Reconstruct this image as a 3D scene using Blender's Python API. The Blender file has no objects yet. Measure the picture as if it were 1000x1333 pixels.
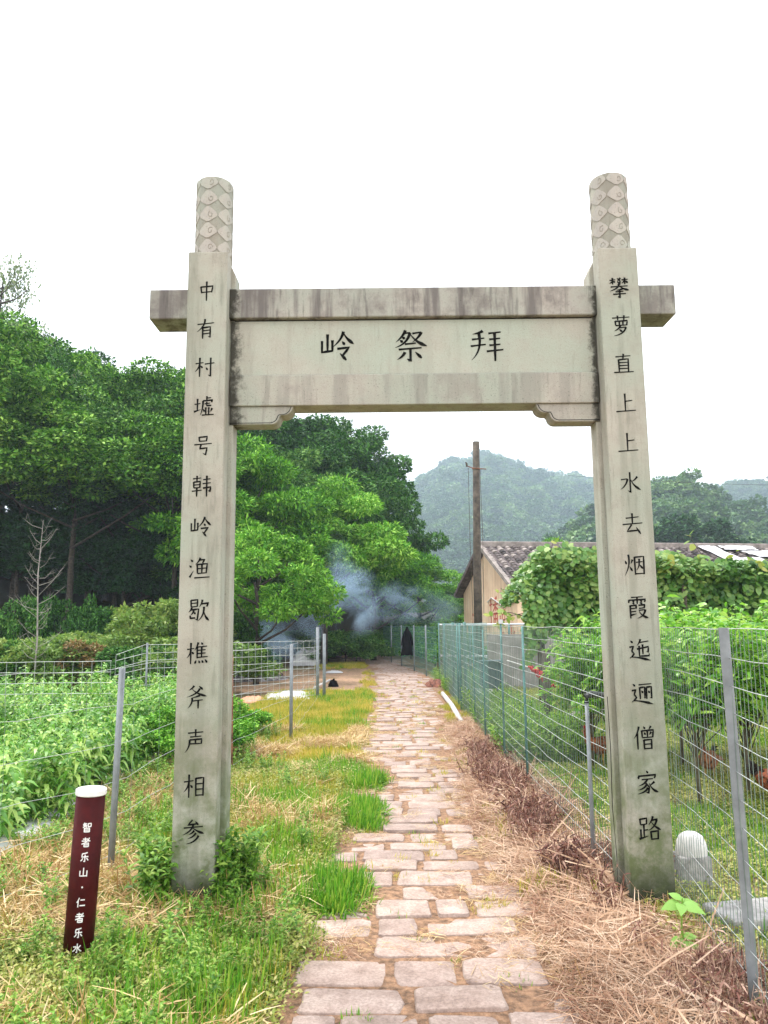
import bpy, math, random
import numpy as np
from math import radians, sin, cos, pi
from mathutils import Vector, Matrix, Euler, noise

# ------------------------------------------------------------------ camera, sky, sun, exposure
scene = bpy.context.scene
COL = scene.collection
cam_d = bpy.data.cameras.new('camera')
cam = bpy.data.objects.new('camera', cam_d); COL.objects.link(cam)
cam_d.sensor_fit = 'VERTICAL'; cam_d.sensor_height = 36.0; cam_d.lens = 27.0
cam_d.clip_start = 0.05; cam_d.clip_end = 3000
cam.location = (0, 0, 1.6)
cam.matrix_world = Matrix.Translation((0, 0, 1.6)) @ Matrix.Rotation(pi/2 + radians(8.3), 4, 'X') @ Matrix.Rotation(radians(-0.57), 4, 'Z')
scene.camera = cam

SUN_EL, SUN_AZ = radians(64), radians(325)      # azimuth clockwise from +Y
world = bpy.data.worlds.new('World'); scene.world = world; world.use_nodes = True
wn = world.node_tree.nodes; wl = world.node_tree.links
bg = wn['Background']; bg.inputs['Strength'].default_value = 0.12
sky = wn.new('ShaderNodeTexSky'); sky.sky_type = 'NISHITA'; sky.sun_disc = False
sky.sun_elevation = SUN_EL; sky.sun_rotation = SUN_AZ
cl = wn.new('ShaderNodeMixRGB'); cl.inputs[0].default_value = 0.9        # closed cloud cover
cl.inputs[2].default_value = (8.0, 8.05, 8.3, 1)
wl.new(sky.outputs[0], cl.inputs[1]); wl.new(cl.outputs[0], bg.inputs['Color'])

sun_d = bpy.data.lights.new('sun', 'SUN'); sun_d.energy = 1.5; sun_d.angle = radians(12)
sun_d.color = (1.0, 0.96, 0.9)
sun = bpy.data.objects.new('sun', sun_d); COL.objects.link(sun)
sdir = Vector((sin(SUN_AZ)*cos(SUN_EL), cos(SUN_AZ)*cos(SUN_EL), sin(SUN_EL)))
sun.rotation_euler = sdir.to_track_quat('Z', 'Y').to_euler()

scene.view_settings.view_transform = 'Standard'
scene.view_settings.look = 'None'
scene.view_settings.gamma = 1.0
scene.view_settings.use_curve_mapping = False
scene.view_settings.exposure = 1.45
scene.render.engine = 'CYCLES'
scene.cycles.volume_bounces = 1
scene.cycles.volume_step_rate = 4
scene.cycles.max_bounces = 6
scene.cycles.transparent_max_bounces = 8
scene.cycles.diffuse_bounces = 2

rng = np.random.default_rng(7)
random.seed(7)

# ------------------------------------------------------------------ materials
def new_mat(name):
    m = bpy.data.materials.new(name); m.use_nodes = True
    return m, m.node_tree.nodes, m.node_tree.links, m.node_tree.nodes['Principled BSDF']

def N(nodes, t, **kw):
    n = nodes.new(t)
    for k, v in kw.items():
        if k in n.inputs: n.inputs[k].default_value = v
        else: setattr(n, k, v)
    return n

def ramp(nodes, stops):
    r = nodes.new('ShaderNodeValToRGB'); e = r.color_ramp.elements
    while len(e) < len(stops): e.new(0.5)
    for i, (p, c) in enumerate(stops):
        e[i].position = p; e[i].color = (*c, 1) if len(c) == 3 else c
    return r

def plain(name, col, rough=0.7, metal=0.0, var=0.12, scale=8.0, bump=0.0, bscale=30):
    """A colour broken up by noise, with optional bump."""
    m, n, l, b = new_mat(name)
    tc = n.new('ShaderNodeTexCoord')
    nz = N(n, 'ShaderNodeTexNoise', Scale=scale, Detail=6.0, Roughness=0.65)
    l.new(tc.outputs['Object'], nz.inputs['Vector'])
    lo = tuple(max(0, c*(1-var*2)) for c in col); hi = tuple(min(1, c*(1+var*1.4)) for c in col)
    r = ramp(n, [(0.3, lo), (0.7, hi)])
    l.new(nz.outputs['Fac'], r.inputs[0]); l.new(r.outputs[0], b.inputs['Base Color'])
    b.inputs['Roughness'].default_value = rough; b.inputs['Metallic'].default_value = metal
    if bump:
        nb = N(n, 'ShaderNodeTexNoise', Scale=bscale, Detail=5.0)
        l.new(tc.outputs['Object'], nb.inputs['Vector'])
        bp = N(n, 'ShaderNodeBump', Strength=bump, Distance=0.02)
        l.new(nb.outputs['Fac'], bp.inputs['Height']); l.new(bp.outputs[0], b.inputs['Normal'])
    return m

def leaf_mat(name, cols, patch=0.6, pscale=0.5, transl=0.3, rough=0.5, spec=0.3, objvar=0.0):
    """Leaves: colour picked per leaf, drifting in patches over the place."""
    m, n, l, b = new_mat(name)
    g = n.new('ShaderNodeNewGeometry')
    nz = N(n, 'ShaderNodeTexNoise', Scale=pscale, Detail=3.0)
    l.new(g.outputs['Position'], nz.inputs['Vector'])
    mr = N(n, 'ShaderNodeMapRange'); mr.inputs[1].default_value = 0.3; mr.inputs[2].default_value = 0.7
    l.new(nz.outputs['Fac'], mr.inputs[0])
    mx = N(n, 'ShaderNodeMix'); mx.data_type = 'FLOAT'; mx.inputs[0].default_value = patch
    l.new(g.outputs['Random Per Island'], mx.inputs[2]); l.new(mr.outputs[0], mx.inputs[3])
    src = mx.outputs[0]
    if objvar:
        oi = n.new('ShaderNodeObjectInfo')
        m2 = N(n, 'ShaderNodeMix'); m2.data_type = 'FLOAT'; m2.inputs[0].default_value = objvar
        l.new(src, m2.inputs[2]); l.new(oi.outputs['Random'], m2.inputs[3]); src = m2.outputs[0]
    k = len(cols)
    r = ramp(n, [(0.12 + 0.76*i/(k-1), c) for i, c in enumerate(cols)])
    l.new(src, r.inputs[0])
    l.new(r.outputs[0], b.inputs['Base Color'])
    b.inputs['Roughness'].default_value = rough
    b.inputs['Specular IOR Level'].default_value = spec
    t = n.new('ShaderNodeBsdfTranslucent'); l.new(r.outputs[0], t.inputs['Color'])
    ms = n.new('ShaderNodeMixShader'); ms.inputs[0].default_value = transl
    l.new(b.outputs[0], ms.inputs[1]); l.new(t.outputs[0], ms.inputs[2])
    l.new(ms.outputs[0], n['Material Output'].inputs['Surface'])
    return m

def stone_mat(name, base, dark, streak=0.5, blotch=0.5, moss=0.0, grime_x=(), seed=0.0):
    """Weathered granite: fine speckle, blotches, rain streaks, moss, grime and painted contact darkening near the foot, grime at joints (world x)."""
    m, n, l, b = new_mat(name)
    g = n.new('ShaderNodeNewGeometry')
    mp = N(n, 'ShaderNodeMapping'); mp.inputs['Location'].default_value = (seed, seed*2, 0)
    l.new(g.outputs['Position'], mp.inputs[0])
    def noise_(scale, detail=5, sc=(1, 1, 1), rough=0.6):
        q = N(n, 'ShaderNodeMapping'); q.inputs['Scale'].default_value = sc
        l.new(mp.outputs[0], q.inputs[0])
        z = N(n, 'ShaderNodeTexNoise', Scale=scale, Detail=float(detail), Roughness=rough)
        l.new(q.outputs[0], z.inputs['Vector']); return z.outputs['Fac']
    def mul(a, c):
        x = N(n, 'ShaderNodeMath', operation='MULTIPLY'); x.use_clamp = True
        for i, s in enumerate((a, c)):
            if isinstance(s, (int, float)): x.inputs[i].default_value = s
            else: l.new(s, x.inputs[i])
        return x.outputs[0]
    def rng_(s, a, c, o0=0., o1=1.):
        x = N(n, 'ShaderNodeMapRange', interpolation_type='SMOOTHSTEP')
        for i, v in enumerate((a, c, o0, o1)): x.inputs[i+1].default_value = v
        l.new(s, x.inputs[0]); return x.outputs[0]
    def mix(fac, a, c, mode='MIX'):
        x = N(n, 'ShaderNodeMixRGB', blend_type=mode)
        for i, s in enumerate((fac, a, c)):
            if isinstance(s, (int, float)): x.inputs[i].default_value = s
            elif isinstance(s, tuple): x.inputs[i].default_value = (*s, 1)
            else: l.new(s, x.inputs[i])
        return x.outputs[0]
    warm = tuple(min(1, c*k) for c, k in zip(base, (1.08, 0.99, 0.93)))
    cool = tuple(c*k for c, k in zip(base, (0.84, 0.93, 0.84)))
    c = mix(rng_(noise_(1.6, 6), 0.35, 0.65), cool, warm)
    c = mix(rng_(noise_(240, 2), 0.25, 0.8), mix(0.5, c, (0.25, 0.24, 0.2)), c)
    c = mix(mul(rng_(noise_(3.2, 8, rough=0.7), 0.44, 0.64), blotch), c, dark)
    c = mix(mul(rng_(noise_(0.9, 4, rough=0.7), 0.48, 0.66), blotch*.6), c, dark)
    c = mix(mul(rng_(noise_(9, 5, (1, 1, 0.07)), 0.47, 0.64), streak), c, dark)
    c = mix(mul(rng_(noise_(26, 5, (1, 1, 0.12)), 0.55, 0.68), streak*.6), c, tuple(k*.6 for k in dark))
    c = mix(mul(rng_(noise_(110, 3), 0.62, 0.70), 0.6), c, tuple(k*0.35 for k in dark))
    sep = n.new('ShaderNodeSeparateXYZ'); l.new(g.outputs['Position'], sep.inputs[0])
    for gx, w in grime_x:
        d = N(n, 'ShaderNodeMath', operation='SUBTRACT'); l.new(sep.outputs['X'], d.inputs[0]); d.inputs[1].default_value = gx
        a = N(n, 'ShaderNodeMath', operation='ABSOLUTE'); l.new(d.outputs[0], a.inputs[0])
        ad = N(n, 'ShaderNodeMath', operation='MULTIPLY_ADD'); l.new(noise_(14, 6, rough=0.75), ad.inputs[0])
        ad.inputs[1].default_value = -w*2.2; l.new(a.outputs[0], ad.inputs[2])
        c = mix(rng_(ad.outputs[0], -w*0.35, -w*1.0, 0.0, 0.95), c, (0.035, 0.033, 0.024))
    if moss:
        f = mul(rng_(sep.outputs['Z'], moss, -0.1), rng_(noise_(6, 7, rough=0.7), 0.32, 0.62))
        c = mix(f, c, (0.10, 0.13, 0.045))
        f = mul(rng_(sep.outputs['Z'], 0.34, 0.0), rng_(noise_(9, 7), 0.2, 0.5))  # near-black grime band at the foot, doubling as painted contact darkening
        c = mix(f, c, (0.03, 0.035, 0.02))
    l.new(c, b.inputs['Base Color'])
    b.inputs['Roughness'].default_value = 0.85; b.inputs['Specular IOR Level'].default_value = 0.25
    bp = N(n, 'ShaderNodeBump', Strength=0.25, Distance=0.01)
    l.new(noise_(60, 8, rough=0.7), bp.inputs['Height']); l.new(bp.outputs[0], b.inputs['Normal'])
    return m

# ------------------------------------------------------------------ mesh helpers
def fast_mesh(name, V, F, smooth=False):
    """V (n,3) array, F (m,k) array of equal-sized faces."""
    V = np.asarray(V, np.float32); F = np.asarray(F, np.int32)
    me = bpy.data.meshes.new(name)
    me.vertices.add(len(V)); me.vertices.foreach_set('co', V.ravel())
    m, k = F.shape
    me.loops.add(m*k); me.loops.foreach_set('vertex_index', F.ravel())
    me.polygons.add(m)
    me.polygons.foreach_set('loop_start', np.arange(0, m*k, k, dtype=np.int32))
    if smooth: me.polygons.foreach_set('use_smooth', np.ones(m, bool))
    me.update(calc_edges=True)
    return me

class MB:
    def __init__(s): s.v = []; s.f = []
    def add(s, V, F):
        o = len(s.v); s.v += [tuple(p) for p in V]; s.f += [tuple(i+o for i in f) for f in F]
        return s
    def box(s, c, d, rz=0.0, M=None):
        x, y, z = d[0]/2, d[1]/2, d[2]/2
        P = [Vector((a, b_, e)) for e in (-z, z) for a, b_ in ((-x, -y), (x, -y), (x, y), (-x, y))]
        R = M or Matrix.Rotation(rz, 3, 'Z')
        return s.add([R @ p + Vector(c) for p in P],
                     [(3, 2, 1, 0), (4, 5, 6, 7), (0, 1, 5, 4), (1, 2, 6, 5), (2, 3, 7, 6), (3, 0, 4, 7)])
    def tube(s, pts, r, n=6, cap=True, sq=1.0):
        pts = [Vector(p) for p in pts]
        if not hasattr(r, '__len__'): r = [r]*len(pts)
        V = []; F = []
        up = Vector((0, 0, 1))
        for i, p in enumerate(pts):
            t = (pts[min(i+1, len(pts)-1)] - pts[max(i-1, 0)])
            if t.length < 1e-9: t = Vector((0, 0, 1))
            t.normalize()
            a = t.cross(up)
            if a.length < 0.05: a = t.cross(Vector((0, 1, 0)))
            a.normalize(); b_ = a.cross(t)
            for k in range(n):
                w = 2*pi*k/n
                V.append(p + a*cos(w)*r[i] + b_*sin(w)*r[i]*sq)
        for i in range(len(pts)-1):
            for k in range(n):
                F.append((i*n+k, i*n+(k+1) % n, (i+1)*n+(k+1) % n, (i+1)*n+k))
        if cap:
            F.append(tuple(range(n-1, -1, -1))); F.append(tuple((len(pts)-1)*n+k for k in range(n)))
        return s.add(V, F)
    def prism(s, poly, h0, h1, fn):
        """poly: list of 2D points, extruded from h0 to h1, mapped by fn(u, v, h)."""
        n = len(poly)
        V = [fn(u, v, h0) for u, v in poly] + [fn(u, v, h1) for u, v in poly]
        F = [tuple(range(n-1, -1, -1)), tuple(range(n, 2*n))] + [(i, (i+1) % n, n+(i+1) % n, n+i) for i in range(n)]
        return s.add(V, F)
    def mesh(s, name, smooth=False, bevel=0.0):
        me = bpy.data.meshes.new(name); me.from_pydata(s.v, [], s.f)
        if smooth: me.polygons.foreach_set('use_smooth', [True]*len(me.polygons))
        me.update(); return me
    def build(s, name, mat, parent=None, smooth=False, bevel=0.0, **kw):
        return obj(name, s.mesh(name, smooth), mat, parent, bevel=bevel, **kw)

def obj(name, me, mat=None, parent=None, bevel=0.0, **props):
    o = bpy.data.objects.new(name, me); COL.objects.link(o)
    if mat is not None and not me.materials: me.materials.append(mat)
    if parent is not None: o.parent = parent
    if bevel:
        md = o.modifiers.new('bevel', 'BEVEL'); md.width = bevel; md.segments = 2; md.limit_method = 'ANGLE'
    for k, v in props.items(): o[k] = v
    return o

def thing(name, label, cat, loc=(0, 0, 0), rz=0.0, group=None):
    o = bpy.data.objects.new(name, None); COL.objects.link(o)
    o.empty_display_size = 0.1
    o.location = loc; o.rotation_euler = (0, 0, rz); o['label'] = label; o['category'] = cat
    if group: o['group'] = group
    return o

def copy_tree(o, parent=None):
    c = o.copy(); COL.objects.link(c); c.parent = parent
    for ch in list(o.children): copy_tree(ch, c)
    return c

def unit(a):
    return a/np.maximum(np.linalg.norm(a, axis=1, keepdims=True), 1e-9)

def ribbons(P, D, Nrm, L, W, droop, prof):
    """Leaf strips. P,D,Nrm (n,3); L,W,droop (n,); prof = list of (t, halfwidth fraction)."""
    n = len(P); D = unit(D); S = unit(np.cross(D, Nrm))
    L = np.broadcast_to(L, n)[:, None]; W = np.broadcast_to(W, n)[:, None]; dr = np.broadcast_to(droop, n)[:, None]
    rows = []
    for t, w in prof:
        c = P + D*L*t; c = c.copy(); c[:, 2:3] -= dr*L*t*t
        rows.append(c - S*W*w); rows.append(c + S*W*w)
    V = np.stack(rows, 1)                       # n, 2k, 3
    k = len(prof); base = (np.arange(n)*2*k)[:, None]
    F = np.concatenate([base + np.array([[2*i, 2*i+1, 2*i+3, 2*i+2]]) for i in range(k-1)], 0)
    return V.reshape(-1, 3), F

def rhombs(P, D, Nrm, L, W, fold=0.15):
    n = len(P); D = unit(D); S = unit(np.cross(D, Nrm)); U = unit(np.cross(S, D))
    L = np.broadcast_to(L, n)[:, None]; W = np.broadcast_to(W, n)[:, None]
    m = P + D*L*0.45 + U*W*fold
    V = np.stack([P, m - S*W*0.5, P + D*L, m + S*W*0.5], 1)
    F = (np.arange(n)*4)[:, None] + np.array([[0, 1, 2, 3]])
    return V.reshape(-1, 3), F

def join(parts):
    V = []; F = []; o = 0
    for v, f in parts:
        V.append(v); F.append(f+o); o += len(v)
    return np.concatenate(V), np.concatenate(F)

def rdir(n, r=rng):
    return unit(r.normal(size=(n, 3)))

def vnoise(x, y, s, seed=0):
    """Smooth value noise 0..1 on arrays."""
    x = np.asarray(x, float)*s + seed*17.3; y = np.asarray(y, float)*s + seed*9.1
    xi = np.floor(x).astype(int); yi = np.floor(y).astype(int); fx = x-xi; fy = y-yi
    fx = fx*fx*(3-2*fx); fy = fy*fy*(3-2*fy)
    h = lambda a, b: (np.sin(a*127.1 + b*311.7 + seed)*43758.5453) % 1.0
    return (h(xi, yi)*(1-fx)*(1-fy) + h(xi+1, yi)*fx*(1-fy) + h(xi, yi+1)*(1-fx)*fy + h(xi+1, yi+1)*fx*fy)

def scatter(name, srcs, P, S, R, mat=None, **props):
    """One stuff object: instances of small source meshes on the vertices of a point mesh."""
    me = bpy.data.meshes.new(name); n = len(P)
    me.vertices.add(n); me.vertices.foreach_set('co', np.asarray(P, np.float32).ravel())
    a = me.attributes.new('scl', 'FLOAT', 'POINT'); a.data.foreach_set('value', np.asarray(S, np.float32))
    a = me.attributes.new('rot', 'FLOAT_VECTOR', 'POINT'); a.data.foreach_set('vector', np.asarray(R, np.float32).ravel())
    a = me.attributes.new('pick', 'INT', 'POINT'); a.data.foreach_set('value', rng.integers(0, len(srcs), n).astype(np.int32))
    o = bpy.data.objects.new(name, me); COL.objects.link(o)
    if mat: me.materials.append(mat)
    ng = bpy.data.node_groups.new(name + '_nodes', 'GeometryNodeTree')
    ng.interface.new_socket('Geometry', in_out='INPUT', socket_type='NodeSocketGeometry')
    ng.interface.new_socket('Geometry', in_out='OUTPUT', socket_type='NodeSocketGeometry')
    nn = ng.nodes; ll = ng.links
    gi = nn.new('NodeGroupInput'); go = nn.new('NodeGroupOutput')
    iop = nn.new('GeometryNodeInstanceOnPoints'); jn = nn.new('GeometryNodeJoinGeometry')
    for s in srcs:
        oi = nn.new('GeometryNodeObjectInfo'); oi.inputs['Object'].default_value = s
        oi.inputs['As Instance'].default_value = True
        ll.new(oi.outputs['Geometry'], jn.inputs[0])
    def named(nm, t):
        q = nn.new('GeometryNodeInputNamedAttribute'); q.data_type = t; q.inputs['Name'].default_value = nm
        return q.outputs['Attribute']
    ll.new(gi.outputs[0], iop.inputs['Points']); ll.new(jn.outputs[0], iop.inputs['Instance'])
    iop.inputs['Pick Instance'].default_value = True
    ll.new(named('pick', 'INT'), iop.inputs['Instance Index'])
    e = nn.new('FunctionNodeEulerToRotation'); ll.new(named('rot', 'FLOAT_VECTOR'), e.inputs[0])
    ll.new(e.outputs[0], iop.inputs['Rotation']); ll.new(named('scl', 'FLOAT'), iop.inputs['Scale'])
    ll.new(iop.outputs[0], go.inputs[0])
    md = o.modifiers.new('scatter', 'NODES'); md.node_group = ng
    o['kind'] = 'stuff'
    for k, v in props.items(): o[k] = v
    return o

def source(name, me, mat):
    me.materials.append(mat)
    return bpy.data.objects.new(name, me)        # not linked: only its mesh is used

# ------------------------------------------------------------------ ground
def sstep(a, b, x):
    t = np.clip((x-a)/(b-a), 0, 1); return t*t*(3-2*t)

def foot(x):        # distance along y where the wooded slope begins
    return np.interp(x, [-60, -16, -8, -2, 3, 8, 60], [20, 27, 31, 36, 56, 75, 110])

def H(x, y):
    x = np.asarray(x, float); y = np.asarray(y, float)
    d = (y - foot(x))*np.where(x < 0, 0.9, 0.75)
    h = 15*np.clip(1-np.exp(-np.clip(d, 0, None)/26), 0, 1)*sstep(14, -4, x)
    near = 0.035*(vnoise(x, y, 1.3, 3)-0.5) + 0.02*(vnoise(x, y, 4.0, 5)-0.5)
    path = sstep(0.55, 0.75, np.abs(x-0.3))
    return h + near*path - 0.004 + 0.6*(vnoise(x, y, 0.15, 2)-0.5)*sstep(30, 60, y)*path

def axis(*segs):
    out = []
    for a, b, st in segs: out.append(np.arange(a, b, st))
    return np.unique(np.round(np.concatenate(out), 4))
gx = axis((-1100, -60, 60), (-60, -16, 2.5), (-16, -5, 0.5), (-5, 5, 0.12), (5, 16, 0.5), (16, 60, 4), (60, 1141, 60))
gy = axis((-30, 1, 3), (1, 12, 0.14), (12, 30, 0.3), (30, 80, 2.5), (80, 1281, 50))
GX, GY = np.meshgrid(gx, gy)
V = np.stack([GX.ravel(), GY.ravel(), H(GX, GY).ravel()], 1)
ii = np.arange(len(gx)*len(gy)).reshape(len(gy), len(gx))
F = np.stack([ii[:-1, :-1].ravel(), ii[:-1, 1:].ravel(), ii[1:, 1:].ravel(), ii[1:, :-1].ravel()], 1)
gm = fast_mesh('ground', V, F, True)
# soil kinds: tan trodden earth, straw-brown litter, grassy soil, dark forest floor
def soil(x, y):
    w = np.zeros((len(x), 3))
    grassy = np.array([0.13, 0.115, 0.035]); straw = np.array([0.34, 0.20, 0.105]); tan = np.array([0.46, 0.30, 0.20])
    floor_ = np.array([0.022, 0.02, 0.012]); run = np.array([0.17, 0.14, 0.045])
    c = np.tile(grassy, (len(x), 1))
    def put(m, col):
        nonlocal c
        c = c*(1-m[:, None]) + col*m[:, None]
    n1 = vnoise(x, y, 0.9, 1); n2 = vnoise(x, y, 2.6, 4)
    put(sstep(0.45, 0.7, n1*0.6+n2*0.4)*(x < 1.5)*0.7, straw)
    pc = 0.32 - 1.4*sstep(22, 45, y)
    put(sstep(1.35, 0.75, np.abs(x-pc)), tan*0.85)                 # path bed
    put(sstep(0.55, 0.9, x)*sstep(1.65, 1.35, x)*sstep(22, 14, y), straw)    # right verge
    put(sstep(0, 1, (x > 1.5)*(y < 26)*1.0)*0.9, run)
    put(sstep(0.5, 0.66, n1)*(x > 1.5)*(y < 24)*0.9, tan*0.9)
    m = sstep(18.2, 19.8, y+0.8*n1)*sstep(31, 27, y+2*n2)*sstep(-8, -6.6, x)*sstep(0.4, -0.6, x)
    put(m*(0.55+0.45*sstep(0.2, 0.5, n2)), tan)                    # trodden yard by the fire
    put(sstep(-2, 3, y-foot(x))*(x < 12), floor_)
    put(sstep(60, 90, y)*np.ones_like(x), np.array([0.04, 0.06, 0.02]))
    return c
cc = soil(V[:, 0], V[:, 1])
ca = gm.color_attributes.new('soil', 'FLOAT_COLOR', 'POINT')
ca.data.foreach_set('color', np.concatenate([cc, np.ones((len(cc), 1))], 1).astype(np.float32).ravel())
m, n, l, b = new_mat('soil')
at_ = n.new('ShaderNodeAttribute'); at_.attribute_name = 'soil'
g = n.new('ShaderNodeNewGeometry')
z1 = N(n, 'ShaderNodeTexNoise', Scale=9.0, Detail=8.0, Roughness=0.7); z2 = N(n, 'ShaderNodeTexNoise', Scale=55.0, Detail=6.0, Roughness=0.7)
for z in (z1, z2): l.new(g.outputs['Position'], z.inputs['Vector'])
r1 = ramp(n, [(0.3, (0.5, 0.5, 0.5)), (0.7, (1.35, 1.3, 1.2))]); l.new(z1.outputs['Fac'], r1.inputs[0])
r2 = ramp(n, [(0.35, (0.55, 0.52, 0.5)), (0.65, (1.3, 1.28, 1.25))]); l.new(z2.outputs['Fac'], r2.inputs[0])
x1 = N(n, 'ShaderNodeMixRGB', blend_type='MULTIPLY'); x1.inputs[0].default_value = 1
x2 = N(n, 'ShaderNodeMixRGB', blend_type='MULTIPLY'); x2.inputs[0].default_value = 1
l.new(at_.outputs['Color'], x1.inputs[1]); l.new(r1.outputs[0], x1.inputs[2])
l.new(x1.outputs[0], x2.inputs[1]); l.new(r2.outputs[0], x2.inputs[2])
l.new(x2.outputs[0], b.inputs['Base Color']); b.inputs['Roughness'].default_value = 0.95
bp = N(n, 'ShaderNodeBump', Strength=0.7, Distance=0.02); l.new(z2.outputs['Fac'], bp.inputs['Height']); l.new(bp.outputs[0], b.inputs['Normal'])
ground = obj('ground', gm, m, kind='structure')

# ------------------------------------------------------------------ path of cut stones
def pleft(y): return np.interp(y, [2, 3.5, 5, 6.4, 9, 12, 22, 28, 34, 40], [-0.56, -0.50, -0.42, -0.36, -0.31, -0.29, -0.32, -0.55, -1.1, -2.2])
def pright(y): return np.interp(y, [2, 3.5, 6.4, 9, 12, 22, 28, 34, 40], [0.95, 0.86, 0.80, 0.90, 1.0, 1.22, 1.1, 0.85, 0.1])

paving_m, n, l, b = new_mat('paving_stone')
tc = n.new('ShaderNodeTexCoord'); oi = n.new('ShaderNodeObjectInfo'); g = n.new('ShaderNodeNewGeometry')
z1 = N(n, 'ShaderNodeTexNoise', Scale=7.0, Detail=9.0, Roughness=0.7); z2 = N(n, 'ShaderNodeTexNoise', Scale=70.0, Detail=5.0, Roughness=0.7)
for z in (z1, z2): l.new(g.outputs['Position'], z.inputs['Vector'])
r1 = ramp(n, [(0.28, (0.26, 0.185, 0.15)), (0.5, (0.405, 0.31, 0.265)), (0.72, (0.52, 0.42, 0.365))]); l.new(z1.outputs['Fac'], r1.inputs[0])
r2 = ramp(n, [(0.3, (0.62, 0.6, 0.58)), (0.6, (1.06, 1.05, 1.04))]); l.new(z2.outputs['Fac'], r2.inputs[0])
ro = ramp(n, [(0, (0.82, 0.80, 0.80)), (0.5, (1.0, 0.97, 0.94)), (1, (1.08, 1.08, 1.08))])
l.new(oi.outputs['Random'], ro.inputs[0])
x1 = N(n, 'ShaderNodeMixRGB', blend_type='MULTIPLY'); x1.inputs[0].default_value = 1
x2 = N(n, 'ShaderNodeMixRGB', blend_type='MULTIPLY'); x2.inputs[0].default_value = 1
l.new(r1.outputs[0], x1.inputs[1]); l.new(r2.outputs[0], x1.inputs[2]); l.new(x1.outputs[0], x2.inputs[1]); l.new(ro.outputs[0], x2.inputs[2])
l.new(x2.outputs[0], b.inputs['Base Color']); b.inputs['Roughness'].default_value = 0.85
bp = N(n, 'ShaderNodeBump', Strength=0.5, Distance=0.012); l.new(z1.outputs['Fac'], bp.inputs['Height']); l.new(bp.outputs[0], b.inputs['Normal'])

def stone_shape(seed, nn=16):
    """Unit stone (1 x 1 footprint), rounded rough rectangle with a worn top."""
    r = random.Random(seed); out = []
    m_ = (nn-4)//4                       # points per corner, one more on each side
    for q in range(4):
        sx, sy = ((1, -1), (1, 1), (-1, 1), (-1, -1))[q]; cr = r.uniform(.05, .13); ins = r.uniform(0, .05)
        for j in range(m_):
            a = -pi/2 + q*pi/2 + (pi/2)*j/(m_-1)
            out.append((sx*(.5-cr-ins) + cr*cos(a) + r.uniform(-.012, .012), sy*(.5-cr-ins*.5) + cr*1.3*sin(a)/1.3 + r.uniform(-.012, .012)))
        nx, ny = ((1, 0), (0, 1), (-1, 0), (0, -1))[q]
        out.append((nx*(.5-r.uniform(0, .035)) + ny*r.uniform(-.1, .1), ny*(.5-r.uniform(0, .035)) + nx*r.uniform(-.1, .1)))
    V = [(x, y, -0.06) for x, y in out] + [(x, y, 0.012+r.uniform(-.003, .003)) for x, y in out] + \
        [(x*0.955, y*0.93, 0.018+r.uniform(-.003, .004)) for x, y in out] + [(r.uniform(-.1, .1), r.uniform(-.1, .1), 0.019+r.uniform(-0.005, 0.005))]
    F = []
    for lv in (0, 1):
        for k in range(nn): F.append((lv*nn+k, lv*nn+(k+1) % nn, (lv+1)*nn+(k+1) % nn, (lv+1)*nn+k))
    for k in range(nn): F.append((2*nn+k, 2*nn+(k+1) % nn, 3*nn))
    return V, F
stone_meshes = []
for s in range(14):
    mb = MB(); mb.add(*stone_shape(100+s)); me = mb.mesh('paving_stone', True); me.materials.append(paving_m); stone_meshes.append(me)
path_bm = MB()
# bed of packed earth under the stones
ys = list(np.arange(2.0, 41, 1.0))
Vb = []; Fb = []
for i, y in enumerate(ys):
    for x in (pleft(y)-0.12, pright(y)+0.1): Vb.append((float(x), float(y), 0.006))
for i in range(len(ys)-1): Fb.append((2*i, 2*i+1, 2*i+3, 2*i+2))
bed_m = plain('packed_earth', (0.30, 0.17, 0.095), 0.95, var=0.38, scale=22, bump=1.0, bscale=60)
path_bm.add(Vb, Fb)
path = path_bm.build('path', bed_m, kind='structure')
rs = random.Random(5)
y = 2.35; cnt = 0; far = MB(); row = 0
while y < 39.5:
    d = rs.uniform(0.22, 0.30)*(1.0 if y < 14 else 1.05)
    xl, xr = float(pleft(y)), float(pright(y))
    x = xl + rs.uniform(-0.10, 0.12); row += 1
    while x < xr - 0.1:
        w = rs.uniform(0.19, 0.52)
        if x + w > xr + 0.12: w = max(0.16, xr + rs.uniform(-0.04, 0.1) - x)
        edge = (x < xl+0.05) or (x+w > xr-0.05)
        if not (edge and rs.random() < 0.30):
            c = (x+w/2, y+d/2 + rs.uniform(-.012, .012), rs.uniform(-0.012, 0.006) - (0.008 if edge else 0))
            if cnt < 290:
                o = bpy.data.objects.new('paving_stone', stone_meshes[rs.randrange(14)]); COL.objects.link(o)
                o.parent = path; o.location = c; o.scale = (w-0.018, d-0.016, 1)
                o.rotation_euler = (rs.uniform(-.03, .03), rs.uniform(-.025, .025), rs.uniform(-.045, .045) + (pi if rs.random() < .5 else 0)); cnt += 1
            else:
                Vs, Fs = stone_shape(rs.randrange(999), 12)
                far.add([(c[0]+p[0]*(w-0.02), c[1]+p[1]*(d-0.02), c[2]+p[2]) for p in Vs], Fs)
        x += w + rs.uniform(0.0, 0.02)
    y += d
far.build('distant_paving_stones', paving_m, path, kind='stuff')

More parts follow.
